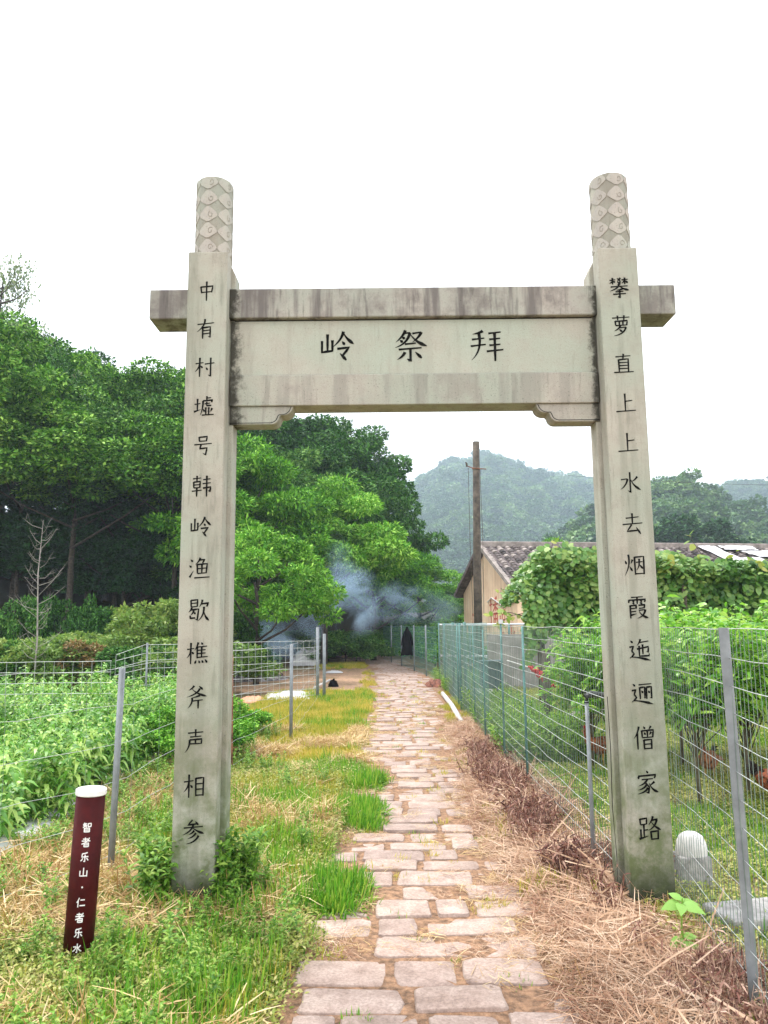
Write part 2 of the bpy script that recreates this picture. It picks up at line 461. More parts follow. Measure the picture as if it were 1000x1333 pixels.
# ------------------------------------------------------------------ brush strokes for the inscriptions
def tilt(z): return z
GLY = {
'中': 's 22,30 26,62;z 22,32 80,27 74,58;h 26,58 76,54;s 50,5 50,98',
'有': 'h 10,30 90,22;p 46,4 38,36 8,66;s 36,44 36,98;g 36,46 72,41 72,92 62,86;h 40,60 68,57;h 40,75 68,72',
'村': 'h 6,34 44,29;s 26,6 26,96;p 26,36 18,56 4,72;d 30,44 40,54;h 50,36 96,30;g 78,6 78,94 66,86;d 56,52 64,64',
'墟': 'h 6,42 34,38;s 20,16 20,72;t 4,76 36,66;s 64,4 64,22;h 64,13 84,11;z 46,26 92,22 86,32;p 46,26 44,60 34,92;h 54,40 80,36;z 64,30 64,48 86,47;s 60,56 60,88;s 74,56 74,88;d 48,64 54,76;p 90,60 86,68 82,76;h 42,92 98,89',
'号': 's 32,10 34,32;z 32,12 70,8 66,30;h 34,30 66,28;h 10,46 92,40;g 42,46 36,64 70,60 64,92 50,84',
'韩': 'h 8,18 46,14;s 27,4 27,30;s 12,32 13,60;z 12,33 42,30 41,58;h 14,46 40,44;h 14,59 41,57;h 4,74 50,69;s 27,60 27,98;h 56,22 90,18;h 54,40 92,36;g 56,60 92,55 88,76 80,70;s 73,4 73,98',
'岭': 's 22,14 22,64;z 6,34 6,68 36,64;s 36,32 36,66;p 68,6 58,30 38,52;n 68,8 78,26 98,44;d 64,36 72,46;z 50,58 84,54 66,78;d 58,72 76,92',
'渔': 'd 8,12 18,22;d 2,38 12,46;t 4,90 22,60;p 52,4 44,20 30,34;z 50,14 72,12 62,28;s 38,32 40,74;z 38,34 84,30 80,72;h 42,52 80,49;s 60,32 60,72;h 42,73 80,70;h 26,92 96,88',
'歇': 's 14,6 15,36;z 14,7 44,4 43,34;h 16,20 42,18;h 16,35 43,33;p 18,38 14,48 4,58;g 14,48 50,44 44,92 34,86;p 28,50 22,62 14,70;d 26,56 36,66;z 12,72 12,84 34,82;p 66,4 62,20 52,36;z 62,22 94,18 86,34;p 74,34 68,70 46,96;n 74,50 82,76 99,94',
'樵': 'h 2,34 34,30;s 19,6 19,96;p 19,36 14,54 2,70;d 24,44 32,54;p 52,4 46,22 36,38;s 48,22 48,72;d 66,4 72,14;h 48,24 92,20;h 50,38 86,35;h 50,52 86,49;s 68,22 68,68;h 48,68 96,64;d 44,80 38,94;d 56,80 60,92;d 70,79 75,91;d 84,76 94,90',
'斧': 'p 38,4 30,14 14,24;d 60,6 78,20;p 64,16 46,36 6,52;n 30,18 56,36 96,48;p 66,44 50,50 30,54;p 30,54 28,76 12,98;h 32,68 78,63;s 58,66 58,99',
'声': 'h 16,18 84,13;s 50,2 50,32;h 26,34 76,30;z 24,46 78,42 76,62;s 50,44 50,62;h 26,62 76,60;p 24,46 20,74 4,98',
'相': 'h 4,34 46,29;s 26,4 26,98;p 26,36 18,58 2,76;d 32,46 42,58;s 56,18 57,92;z 56,20 90,16 89,90;h 58,42 88,40;h 58,64 88,62;h 58,88 88,86',
'参': 'z 46,4 26,24 62,20;d 58,10 72,24;h 8,36 92,30;p 50,22 36,46 4,64;n 46,34 68,48 98,58;p 54,46 44,56 30,62;p 62,56 48,70 26,78;p 74,66 54,88 20,99',
'攀': 'h 6,14 34,11;s 20,2 20,34;p 20,16 14,24 4,30;d 24,18 32,24;p 58,2 50,12 42,18;d 42,4 58,16;p 58,19 50,30 42,36;d 42,20 58,34;h 64,12 94,9;s 79,1 79,33;p 79,14 72,22 64,28;d 82,16 94,26;h 10,46 92,41;p 50,34 38,52 6,66;n 52,42 70,54 98,62;p 66,56 52,60 36,62;h 32,70 70,67;h 20,82 82,78;g 52,60 52,98 42,92',
'萝': 'h 8,14 92,9;s 34,2 35,24;s 66,1 64,23;s 22,28 24,50;z 22,30 80,26 77,48;s 41,29 42,48;s 59,28 59,48;h 24,50 78,47;p 46,50 36,64 16,76;h 42,61 72,57;p 72,57 54,84 14,99;d 40,68 54,80',
'直': 'h 14,16 86,11;s 52,2 49,26;s 28,28 29,86;z 28,30 74,26 73,86;h 30,44 72,42;h 30,58 72,56;h 30,72 72,70;h 4,90 97,86',
'上': 's 48,6 48,86;h 50,42 82,38;h 4,90 97,84',
'水': 'g 50,2 50,94 38,84;h 8,36 38,32;p 38,32 28,58 4,80;p 84,22 72,36 56,44;n 54,36 70,62 98,82',
'去': 'h 20,26 80,20;s 50,4 50,50;h 4,54 96,47;z 46,54 24,84 74,80;d 66,66 86,96',
'烟': 'd 6,30 12,46;p 40,26 36,36 32,44;p 22,4 22,50 2,96;d 26,56 38,76;s 50,14 51,92;z 50,16 92,12 91,90;h 56,38 86,35;p 71,22 68,54 56,72;d 72,48 86,66;h 51,88 91,86',
'霞': 'h 24,8 78,5;s 14,18 12,32;z 14,20 90,16 84,28;s 51,6 51,36;d 28,24 38,26;d 28,32 38,34;d 64,22 74,25;d 62,31 74,34;s 18,42 18,98;z 18,44 46,41 44,56;h 20,56 44,54;h 20,70 44,67;t 20,84 46,78;z 56,42 84,39 82,54;h 58,55 84,52;h 56,64 86,60;p 86,60 74,84 48,98;n 58,68 74,86 99,96',
'迤': 'p 56,4 48,20 38,32;h 52,18 92,12;g 38,46 90,36 88,60 80,56;s 64,26 64,68;g 48,32 48,76 92,74 92,62;d 10,10 20,20;z 4,38 22,34 14,54;z 14,54 24,66 12,80;n 4,86 26,80 98,94',
'逦': 'h 36,14 94,9;s 40,24 41,74;g 40,26 62,23 62,70 56,66;d 48,38 54,48;s 70,24 70,72;g 70,24 92,21 92,70 84,66;d 78,38 84,48;d 10,10 20,20;z 4,38 22,34 14,54;z 14,54 24,66 12,80;n 4,86 26,80 98,94',
'僧': 'p 26,4 18,30 2,54;s 18,32 18,98;d 46,4 54,14;p 80,2 76,8 70,16;s 38,20 40,50;z 38,22 90,18 86,48;s 63,22 63,46;d 48,28 54,38;p 80,26 76,32 71,38;h 40,50 86,47;s 46,58 47,98;z 46,60 80,57 79,96;h 48,77 78,75;h 48,95 78,93',
'家': 'd 48,2 56,12;d 14,20 12,36;z 14,24 90,18 82,32;h 26,38 76,34;p 50,36 38,52 10,64;g 38,46 58,68 54,92 42,88;p 46,58 32,72 8,80;p 52,70 36,86 6,96;p 82,46 72,54 60,62;n 58,52 74,76 98,88',
'路': 's 8,12 10,36;z 8,14 38,10 36,34;h 10,36 36,33;s 24,36 24,84;h 24,58 42,55;s 10,54 10,86;t 2,92 44,80;p 66,2 58,20 46,36;z 62,18 84,14 78,26;p 82,16 68,42 44,58;n 58,26 76,44 99,56;s 54,62 56,96;z 54,64 86,60 84,94;h 56,93 84,91',
'祭': 'p 36,4 26,22 8,40;h 30,14 50,11;p 49,12 34,40 6,56;d 26,24 34,30;d 20,34 28,40;h 56,14 82,10;p 82,10 72,26 56,40;n 50,16 70,38 98,52;h 34,46 66,43;h 16,62 82,57;g 50,60 50,97 40,90;p 34,70 26,82 12,92;d 64,70 82,88',
'拜': 'p 40,8 28,14 10,18;h 8,34 44,30;h 4,54 48,49;p 28,14 28,60 6,96;h 56,16 92,12;h 58,34 90,31;h 58,52 90,49;h 50,70 98,65;s 74,12 74,99',
'智': 'p 22,2 16,14 6,24;h 16,14 46,12;h 6,30 50,28;p 28,14 24,36 4,52;d 30,34 46,48;s 60,10 60,44;z 60,12 92,10 92,44;h 60,42 92,42;s 22,56 22,98;z 22,58 78,58 78,98;h 22,77 78,77;h 22,95 78,95',
'者': 'h 16,18 70,18;s 42,2 42,38;h 4,38 96,38;p 86,6 56,44 4,70;s 32,58 32,98;z 32,60 80,60 80,98;h 32,77 80,77;h 32,95 80,95',
'乐': 'p 80,4 50,12 24,14;z 24,14 18,48 90,46;g 54,24 54,96 40,90;p 30,60 22,76 8,88;d 72,60 90,84',
'山': 's 50,6 50,86;z 12,36 12,88 88,88;s 88,36 88,96',
'仁': 'p 30,4 20,30 4,52;s 20,34 20,98;h 44,26 90,26;h 38,82 96,82',
'·': 'd 44,46 56,56',
'播': 'h 4,30 34,26;g 20,4 20,94 10,86;t 2,66 36,52;p 84,4 66,10 46,14;h 42,30 98,26;s 68,10 68,50;p 66,32 54,44 40,52;n 70,32 82,42 98,48;s 50,58 50,96;z 50,60 88,58 88,96;h 50,76 88,76;s 69,60 69,94;h 50,94 88,94',
'造': 'p 48,6 44,18 36,28;h 44,20 86,16;s 66,4 66,38;h 36,40 96,36;s 48,50 48,76;z 48,52 84,50 82,76;h 48,74 82,74;d 10,10 20,20;z 4,38 22,34 14,54;z 14,54 24,66 12,80;n 4,86 26,80 98,94',
'目': 's 22,10 22,94;z 22,12 78,10 78,94;h 22,38 78,37;h 22,64 78,63;h 22,90 78,90',
'火': 'd 18,34 28,54;p 84,30 74,44 66,54;p 50,6 50,50 8,96;n 50,46 66,76 96,96',
'公': 'p 36,8 26,34 6,56;n 58,10 72,34 96,52;z 48,46 26,86 74,82;d 64,64 84,96',
'六': 'd 44,4 56,20;h 6,38 94,34;p 34,52 26,72 8,92;n 60,50 74,70 92,90',
}
PROF = {'h': [(0, .75), (.12, 1.0), (.3, .62), (.75, .62), (.9, 1.15), (1, .5)], 's': [(0, 1.15), (.15, .95), (.5, .85), (.85, 1.0), (1, .65)],
        'p': [(0, 1.2), (.3, .95), (.7, .6), (1, .1)], 'n': [(0, .25), (.4, .75), (.78, 1.45), (1, .1)],
        'd': [(0, .25), (.55, 1.2), (.85, 1.25), (1, .5)], 't': [(0, 1.2), (.4, .8), (1, .1)],
        'z': [(0, .9), (.3, .8), (.5, 1.0), (.8, .9), (1, .8)], 'g': [(0, 1.0), (.4, .85), (.85, 1.0), (1, .1)]}

def strokes(ch, wid, flat=False):
    """-> list of polygons strips: (centre points, half widths) in 0..1 box, y up."""
    out = []
    for st in GLY[ch].split(';'):
        q = st.split(); k = q[0]
        pts = [np.array([float(v) for v in a.split(',')])/100 for a in q[1:]]
        if k in 'pn' and len(pts) == 3:
            p0, p1, p2 = pts; c = 2*p1 - (p0+p2)/2
            pts = [(1-t)**2*p0 + 2*t*(1-t)*c + t*t*p2 for t in np.linspace(0, 1, 9)]
        else:
            q2 = [pts[0]]
            for a, b_ in zip(pts[:-1], pts[1:]):
                for t in np.linspace(0, 1, 4)[1:]: q2.append(a+(b_-a)*t)
            pts = q2
        pts = np.array(pts); L = np.r_[0, np.cumsum(np.linalg.norm(np.diff(pts, axis=0), axis=1))]
        t = L/L[-1]; pr = PROF[k]
        w = np.interp(t, [a for a, _ in pr], [b_ for _, b_ in pr])*wid
        if flat: w = np.full(len(t), wid)
        tg = np.gradient(pts, axis=0); tg /= np.maximum(np.linalg.norm(tg, axis=1, keepdims=True), 1e-6)
        nrm = np.stack([-tg[:, 1], tg[:, 0]], 1)
        A = pts + nrm*w[:, None]; B = pts - nrm*w[:, None]
        A[:, 1] = 1-A[:, 1]; B[:, 1] = 1-B[:, 1]
        out.append((A, B))
    return out

def glyph(mb, ch, cx, cz, size, fn, wid=0.034, th=0.0015, flat=False, sx=1.0):
    """Adds a character; fn(u, v, h) maps face coordinates to space, u right, v up, h out of the face."""
    for si, (A, B) in enumerate(strokes(ch, wid, flat)):
        n_ = len(A); h = th + si*0.00012
        V = []
        for P in (A, B):
            for lev in (-0.002, h):
                V += [fn(cx + (p[0]-.5)*size*sx, cz + (p[1]-.5)*size, lev) for p in P]
        F = []
        for i in range(n_-1):
            F.append((n_+i, n_+i+1, 3*n_+i+1, 3*n_+i))            # top
            F.append((i, i+1, n_+i+1, n_+i)); F.append((2*n_+i, 3*n_+i, 3*n_+i+1, 2*n_+i+1))
        F.append((0, n_, 3*n_, 2*n_)); F.append((n_-1, 3*n_-1, 4*n_-1, 2*n_-1))
        mb.add(V, F)

# ------------------------------------------------------------------ memorial gate
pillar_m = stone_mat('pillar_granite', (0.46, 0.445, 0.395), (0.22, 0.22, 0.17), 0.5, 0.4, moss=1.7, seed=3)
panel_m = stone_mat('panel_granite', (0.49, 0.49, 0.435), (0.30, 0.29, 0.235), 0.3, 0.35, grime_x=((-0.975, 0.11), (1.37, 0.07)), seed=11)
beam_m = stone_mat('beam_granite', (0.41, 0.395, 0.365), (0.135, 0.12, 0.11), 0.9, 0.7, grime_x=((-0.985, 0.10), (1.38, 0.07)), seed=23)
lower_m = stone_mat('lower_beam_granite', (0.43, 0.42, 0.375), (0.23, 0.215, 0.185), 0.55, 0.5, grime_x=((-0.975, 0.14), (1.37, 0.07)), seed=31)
cyl_m = stone_mat('column_granite', (0.33, 0.31, 0.27), (0.20, 0.18, 0.14), 0.4, 0.6, seed=41)
relief_m = stone_mat('relief_granite', (0.50, 0.475, 0.44), (0.32, 0.30, 0.27), 0.3, 0.5, seed=51)
ink_m = plain('engraving_black', (0.010, 0.010, 0.009), 0.95, var=0.45, scale=30); ink_m.node_tree.nodes['Principled BSDF'].inputs['Specular IOR Level'].default_value = .05

gate = thing('memorial_gateway', 'tall pale stone gateway with two inscribed pillars spanning the stone path', 'gate', (0.2, 4.6, 0))
def G(x, y, z): return (x-0.2, y-4.6, z)
XL, XR, PW = -1.104, 1.502, 0.25
LT = '中有村墟号韩岭渔歇樵斧声相参'; RT = '攀萝直上上水去烟霞迤逦僧家路'
for side, xc, text in ((-1, XL, LT), (1, XR, RT)):
    p = MB(); p.box(G(xc, 4.6+0.065, 1.93), (PW, 0.13, 4.06+0.0)); 
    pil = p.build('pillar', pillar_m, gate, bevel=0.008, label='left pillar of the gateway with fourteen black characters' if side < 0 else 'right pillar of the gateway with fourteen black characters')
    # broader rear half of the pillar, with a sloping shoulder under the top
    q = MB(); w = PW/2 + 0.028
    poly = [(-w, -0.1), (w, -0.1), (w, 3.86), (w-0.032, 3.93), (-w+0.032, 3.93), (-w, 3.86)]
    q.prism(poly, 4.7315, 4.87, lambda u, v, h: G(xc+u, h, v))
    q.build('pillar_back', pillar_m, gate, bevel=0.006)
    # round column carried up behind
    R_ = 0.118; c = MB(); nn = 40; cy = 4.735
    rings = [(3.90, R_), (4.485, R_), (4.490, R_-0.004), (4.4905, R_-0.03)]
    Vc = [G(xc+0.005+r*cos(2*pi*k/nn), cy+r*sin(2*pi*k/nn), z) for z, r in rings for k in range(nn)]
    Fc = [(i*nn+k, i*nn+(k+1) % nn, (i+1)*nn+(k+1) % nn, (i+1)*nn+k) for i in range(3) for k in range(nn)] + [tuple(3*nn+k for k in range(nn))]
    c.add(Vc, Fc); col = c.build('column', cyl_m, gate, smooth=True)
    # cloud-shaped reliefs carved round the column
    rr = 5
    for i in range(rr):
        for k in range(6):
            th0 = 2*pi*(k + 0.13*side)/6 - pi/2; z0 = 3.995 + i*0.113
            out = []
            for t in np.linspace(0, 2*pi, 26, endpoint=False):
                cx_, sz_ = cos(t), sin(t)
                u = 0.505*cx_; v = (0.056*(1-abs(cx_)**1.5)**0.9 + (0.005*abs(sin(3*t))))*(1 if sz_ > 0 else -0.78)
                out.append((u, v if abs(cx_) < 0.995 else 0))
            zmax = 4.484
            rb = MB()
            def fn(u, v, h): 
                a = th0+u; z = min(z0+v, zmax)
                return G(xc+0.005+h*cos(a), cy+h*sin(a), z)
            # surface follows the column: fan from slices
            m_ = len(out)//2
            up = [o_ for o_ in out[:m_+1]]; dn = [out[0]] + out[:m_-1:-1]
            Vr = []; 
            for a_, b_ in zip(up, dn):
                for s_ in (0, 0.5, 1):
                    uu = a_[0]*(1-s_)+b_[0]*s_; vv = a_[1]*(1-s_)+b_[1]*s_
                    Vr.append(fn(uu, vv, R_+0.0035))
            for a_, b_ in zip(up, dn):
                Vr.append(fn(a_[0], a_[1], R_-0.003)); Vr.append(fn(b_[0], b_[1], R_-0.003))
            Fr = []; nc = m_+1; o2 = nc*3
            for j in range(nc-1):
                for s_ in (0, 1): Fr.append((3*j+s_, 3*j+s_+1, 3*j+s_+4, 3*j+s_+3))
                Fr.append((3*j, 3*j+3, o2+2*j+2, o2+2*j)); Fr.append((3*j+2, o2+2*j+1, o2+2*j+3, 3*j+5))
            rb.add(Vr, Fr)
            rel = rb.build('cloud_relief', relief_m, col)
            sw = MB()     # spiral groove line
            pts = [fn(0.16+0.15*(1-t*0.7)*cos(t*6.0+i), 0.024*(1-t*0.7)*sin(t*6.0+i)+0.002, R_+0.0042) for t in np.linspace(0, 1, 12)]
            sw.tube(pts, 0.0017, 4)
            sw.build('cloud_swirl', cyl_m, col)
    # inscription
    for i, ch in enumerate(text):
        cz = (3.695 if side < 0 else 3.688) - i*(3.695-0.439)/13
        mb = MB(); cx = xc - 0.003
        glyph(mb, ch, cx, cz, 0.137, lambda u, v, h: G(u, 4.6-h, v), wid=0.040, sx=0.95)
        mb.build('carved_character', ink_m, gate)
# beams; the top one runs on past both pillars, in two recessed courses under it
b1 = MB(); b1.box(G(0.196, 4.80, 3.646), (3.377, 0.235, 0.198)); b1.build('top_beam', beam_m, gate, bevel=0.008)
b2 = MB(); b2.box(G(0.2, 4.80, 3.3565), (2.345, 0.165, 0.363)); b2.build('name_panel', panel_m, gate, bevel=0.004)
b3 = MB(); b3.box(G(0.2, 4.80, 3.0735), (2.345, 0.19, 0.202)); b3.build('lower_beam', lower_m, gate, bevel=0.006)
b4 = MB(); b4.box(G(0.2, 4.80, 3.5425), (2.30, 0.14, 0.009)); b4.build('joint', ink_m, gate)
for ch, x in zip('岭祭拜', (-0.289, 0.180, 0.668)):
    mb = MB(); glyph(mb, ch, x, 3.365, 0.222, lambda u, v, h: G(u, 4.7175-h, v), wid=0.039)
    mb.build('carved_character', ink_m, gate)
for s, x0 in ((1, -0.972), (-1, 1.372)):
    pts = [(0, 0)]
    pts += [(0.405, 0)]
    pts += [(0.405 - 0.004 - 0.055*sin(a)*1.0*0 + -0.06*(1-cos(a)), -0.058*sin(a)) for a in np.linspace(0.15, pi/2, 7)]
    pts += [(0.325, -0.058), (0.318, -0.066)]
    pts += [(0.315 - 0.05*(1-cos(a)), -0.068 - 0.048*sin(a)) for a in np.linspace(0.1, pi/2, 6)]
    pts += [(0, -0.116)]
    if s < 0: pts = pts[::-1]
    k = MB(); k.prism(pts, 4.722, 4.86, lambda u, v, h: G(x0+s*u, h, 2.972+v))
    k.build('corner_bracket', lower_m, gate, bevel=0.003)
    k = MB()
    k.tube([G(x0+s*(u*0.965), 4.7215, 2.972-0.002+v*0.9) for u, v in (pts if s > 0 else pts[::-1])[1:]], 0.0022, 4)
    k.build('bracket_groove', ink_m, gate)
cr = MB(); cr.tube([G(XR-PW/2-0.0285, 4.79, 1.15), G(XR-PW/2-0.0285, 4.775, 0.85), G(XR-PW/2-0.0285, 4.80, 0.5), G(XR-PW/2-0.0285, 4.76, 0.25), G(XR-PW/2-0.0285, 4.77, 0.0)], 0.003, 5)
cr.build('crack', ink_m, gate)

# ------------------------------------------------------------------ small plant meshes for ground cover
def grass_clump(seed, n_=60, h=0.2, spread=0.09, w=0.004, lean=0.5):
    r = np.random.default_rng(seed)
    a = r.uniform(0, 2*pi, n_); rad = spread*np.sqrt(r.uniform(0, 1, n_))
    P = np.stack([rad*np.cos(a), rad*np.sin(a), np.full(n_, -0.01)], 1)
    a2 = a + r.normal(0, .7, n_); tl = r.uniform(0.05, lean, n_)
    D = np.stack([np.cos(a2)*tl, np.sin(a2)*tl, np.ones(n_)], 1)
    L = h*r.uniform(0.5, 1.15, n_)
    Nn = np.stack([np.cos(a2), np.sin(a2), np.zeros(n_)], 1) + r.normal(0, .3, (n_, 3))
    return fast_mesh('grass_clump', *ribbons(P, D, Nn, L, w, tl*0.9*r.uniform(.4, 1.4, n_), [(0, .8), (.35, 1), (.7, .7), (1, .08)]), True)

def weed_mesh(seed, h=0.35, stems=4, leaves=26, ll=0.07, lw=0.009, droop=0.5, spread=0.06):
    r = np.random.default_rng(seed); parts = []
    for s in range(stems):
        a = r.uniform(0, 2*pi); t = r.uniform(0.03, 0.35); hh = h*r.uniform(.65, 1.1)
        base = np.array([cos(a)*spread*r.uniform(0, 1), sin(a)*spread*r.uniform(0, 1), -0.01])
        d = np.array([cos(a)*t, sin(a)*t, 1.0]); d /= np.linalg.norm(d)
        P = base[None]; parts.append(ribbons(P, d[None], np.array([[sin(a), -cos(a), 0.1]]), [hh], [0.0028], [0.0], [(0, 1), (.5, .8), (1, .4)]))
        u = np.sort(r.uniform(0.15, 1.0, leaves)); az = np.arange(leaves)*2.4 + r.uniform(0, 6)
        LP = base + d*(u*hh)[:, None]
        el = np.interp(u, [0, 0.8, 1], [0.25, 0.7, 1.6]) + r.normal(0, .15, leaves)
        D = np.stack([np.cos(az), np.sin(az), el], 1)
        Nn = np.stack([-np.cos(az)*.5, -np.sin(az)*.5, np.ones(leaves)], 1) + r.normal(0, .25, (leaves, 3))
        parts.append(ribbons(LP, D, Nn, ll*np.interp(u, [0, .3, .8, 1], [.6, 1, .9, .6])*r.uniform(.7, 1.2, leaves), lw, droop*r.uniform(.5, 1.4, leaves), [(0, .3), (.3, 1), (.65, .8), (1, .06)]))
    return fast_mesh('weed', *join(parts), True)

def low_leaves(seed, n_=150, rad=0.16, ll=0.020, h=0.05):
    r = np.random.default_rng(seed)
    a = r.uniform(0, 2*pi, n_); q = rad*np.sqrt(r.uniform(0, 1, n_))
    P = np.stack([q*np.cos(a), q*np.sin(a), r.uniform(0.002, h, n_)], 1)
    D = np.stack([r.normal(size=n_), r.normal(size=n_), r.uniform(-.1, .7, n_)], 1)
    Nn = np.stack([r.normal(0, .4, n_), r.normal(0, .4, n_), np.ones(n_)], 1)
    return fast_mesh('low_leaves', *rhombs(P, D, Nn, ll*r.uniform(.6, 1.4, n_), ll*0.5), False)

def straw_mesh(seed, n_=34, rad=0.14, ll=0.16, w=0.0022, h=0.03, up=0.12):
    r = np.random.default_rng(seed)
    a = r.uniform(0, 2*pi, n_); q = rad*np.sqrt(r.uniform(0, 1, n_))
    P = np.stack([q*np.cos(a), q*np.sin(a), r.uniform(0.006, h, n_)], 1)
    D = np.stack([r.normal(size=n_), r.normal(size=n_), r.normal(0, up, n_)], 1)
    P[:, 2] += np.clip(-D[:, 2]*ll*.5, 0, None)
    Nn = np.stack([r.normal(0, .5, n_), r.normal(0, .5, n_), np.ones(n_)], 1)
    return fast_mesh('straw', *ribbons(P, D, Nn, ll*r.uniform(.3, 1.3, n_), w*r.uniform(.5, 1.5, n_), r.normal(0.05, .1, n_), [(0, .8), (.5, 1), (1, .5)]), False)

def dead_stems(seed, n_=26, h=0.3, spread=0.1):
    r = np.random.default_rng(seed); parts = []
    a = r.uniform(0, 2*pi, n_); q = spread*np.sqrt(r.uniform(0, 1, n_))
    P = np.stack([q*np.cos(a), q*np.sin(a), np.full(n_, -.01)], 1)
    D = np.stack([r.normal(0, .38, n_), r.normal(0, .38, n_), np.ones(n_)], 1)
    L = h*r.uniform(.3, 1.1, n_)
    parts.append(ribbons(P, D, rdir(n_, r), L, 0.0022, r.normal(.0, .15, n_), [(0, 1), (.5, .8), (1, .5)]))
    k = n_*4; j = r.integers(0, n_, k); u = r.uniform(.2, 1, k)
    P2 = P[j] + unit(D)[j]*(L[j]*u)[:, None]
    parts.append(ribbons(P2, rdir(k, r) + np.array([0, 0, -.2]), rdir(k, r), r.uniform(.03, .08, k), .006, r.uniform(0, .6, k), [(0, .4), (.5, 1), (1, .2)]))
    v, f = parts[0]; v2, f2 = parts[1]
    return fast_mesh('dead_stems', *join([(v, f), (v2, f2)]), False)

green_m = leaf_mat('grass_green', [(0.06, 0.20, 0.015), (0.14, 0.38, 0.025), (0.36, 0.50, 0.06)], 0.2, 1.6, 0.35)
yellow_m = leaf_mat('grass_yellow', [(0.22, 0.30, 0.03), (0.50, 0.45, 0.05), (0.74, 0.55, 0.16)], 0.45, 1.4, 0.3)
low_m = leaf_mat('low_weed_leaf', [(0.12, 0.21, 0.03), (0.34, 0.38, 0.07), (0.62, 0.54, 0.24)], 0.35, 2.0, 0.25)
straw_m = leaf_mat('dry_straw', [(0.34, 0.19, 0.06), (0.60, 0.42, 0.18), (0.76, 0.60, 0.34)], 0.2, 2.0, 0.1)
rstraw_m = leaf_mat('reddish_straw', [(0.24, 0.10, 0.055), (0.54, 0.345, 0.215), (0.80, 0.62, 0.46)], 0.4, 2.2, 0.1)
dead_m = leaf_mat('dead_stem', [(0.05, 0.018, 0.016), (0.24, 0.10, 0.07), (0.62, 0.42, 0.31)], 0.2, 1.5, 0.08)
weed_m = leaf_mat('weed_green', [(0.07, 0.19, 0.02), (0.19, 0.38, 0.04), (0.42, 0.54, 0.12)], 0.2, 1.0, 0.35)

S_grass = [source('g%d' % i, grass_clump(i, 60, (0.13, 0.2, 0.16, 0.11, 0.18)[i], 0.12, 0.0045, (.9, .7, 1.3, 1.5, 1.0)[i]), green_m) for i in range(5)]
S_short = [source('s%d' % i, grass_clump(20+i, 50, 0.085, 0.10, 0.0035, 0.9), green_m) for i in range(3)]
S_yel = [source('y%d' % i, grass_clump(40+i, 60, 0.12, 0.10, 0.0035, 0.9), yellow_m) for i in range(4)]
S_low = [source('l%d' % i, low_leaves(60+i), low_m) for i in range(5)]
S_straw = [source('w%d' % i, straw_mesh(80+i), straw_m) for i in range(5)]
S_rstraw = [source('r%d' % i, straw_mesh(90+i, 60, 0.15, 0.15, 0.0017, 0.04, 0.12), rstraw_m) for i in range(6)]
S_dead = [source('d%d' % i, dead_stems(110+i), dead_m) for i in range(4)]
S_weed = [source('v%d' % i, weed_mesh(130+i), weed_m) for i in range(5)]

def pts_in(n_, x0, x1, y0, y1, dens=None, ypow=1.0):
    x = rng.uniform(x0, x1, n_); y = y0 + (y1-y0)*rng.uniform(0, 1, n_)**ypow
    if dens is not None:
        k = rng.uniform(0, 1, n_) < dens(x, y); x, y = x[k], y[k]
    return x, y

def lay(name, srcs, x, y, s0, s1, tiltv=0.12, dz=0.0, **pr):
    n_ = len(x); P = np.stack([x, y, H(x, y)+dz], 1)
    R = np.stack([rng.normal(0, tiltv, n_), rng.normal(0, tiltv, n_), rng.uniform(0, 6.28, n_)], 1)
    return scatter(name, srcs, P, rng.uniform(s0, s1, n_), R, **pr)

def off_path(x, y, m=0.0): return (x < pleft(y)-m) | (x > pright(y)+m)
def yard(x, y): return sstep(18.0, 19.6, y+0.8*vnoise(x, y, .9, 1))*sstep(31, 28, y)*sstep(-8, -6.6, x)*sstep(0.2, -0.8, x)

LV = lambda x, y: ~((x < -2.60) & (y > 5.2)) & (x < pleft(y) - 0.10 + .16*(vnoise(x, y, 2.5, 77)-.3))
# green grass: band along the path, bottom left, around the pillar
def d_green(x, y):
    band = np.exp(-((x-(pleft(y)-0.36))/0.15)**2)*sstep(8.5, 6.5, y)*1.0*sstep(.1, .4, vnoise(x, y, 1.8, 91))
    bl = sstep(4.4, 3.4, y)*sstep(-1.6, -1.0, x)*0.6*sstep(.15, .4, vnoise(x, y, 2.2, 90))
    patch = sstep(0.66, 0.78, vnoise(x, y, 1.3, 8))*0.55
    far_ = sstep(8, 12, y)*sstep(0.55, 0.7, vnoise(x, y, .8, 12))*0.35
    tuft = ((x-pleft(y)) < 0.25)*((x-pleft(y)) > -0.1)*sstep(0.62, 0.72, vnoise(x, y, 1.6, 21))*(y > 4.6)*(y < 9)*0.8
    return np.maximum.reduce([band, bl, patch, far_, tuft])*(LV(x, y) | (tuft > .35))*(1-yard(x, y))
x, y = pts_in(13000, -2.6, 0.2, 2.0, 9, d_green); lay('grass', S_grass, x, y, 0.5, 1.15)
x, y = pts_in(6500, -4.0, 0.0, 8, 30, d_green); lay('distant_grass', S_grass, x, y, 0.6, 1.2)
x, y = pts_in(13000, -3.0, -0.2, 2.0, 9, lambda x, y: LV(x, y)*sstep(.28, .5, vnoise(x, y, 1.4, 31)), 1.0); lay('yellow_grass', S_yel, x, y, 0.6, 1.25)
x, y = pts_in(12000, -4.5, -0.2, 9, 32, lambda x, y: LV(x, y)*(1-yard(x, y)), 1.0); lay('distant_yellow_grass', S_yel, x, y, 0.7, 1.35)
x, y = pts_in(17000, -3.0, -0.1, 2.0, 9, lambda x, y: LV(x, y)*0.9); lay('ground_ivy', S_low, x, y, 0.7, 1.4)
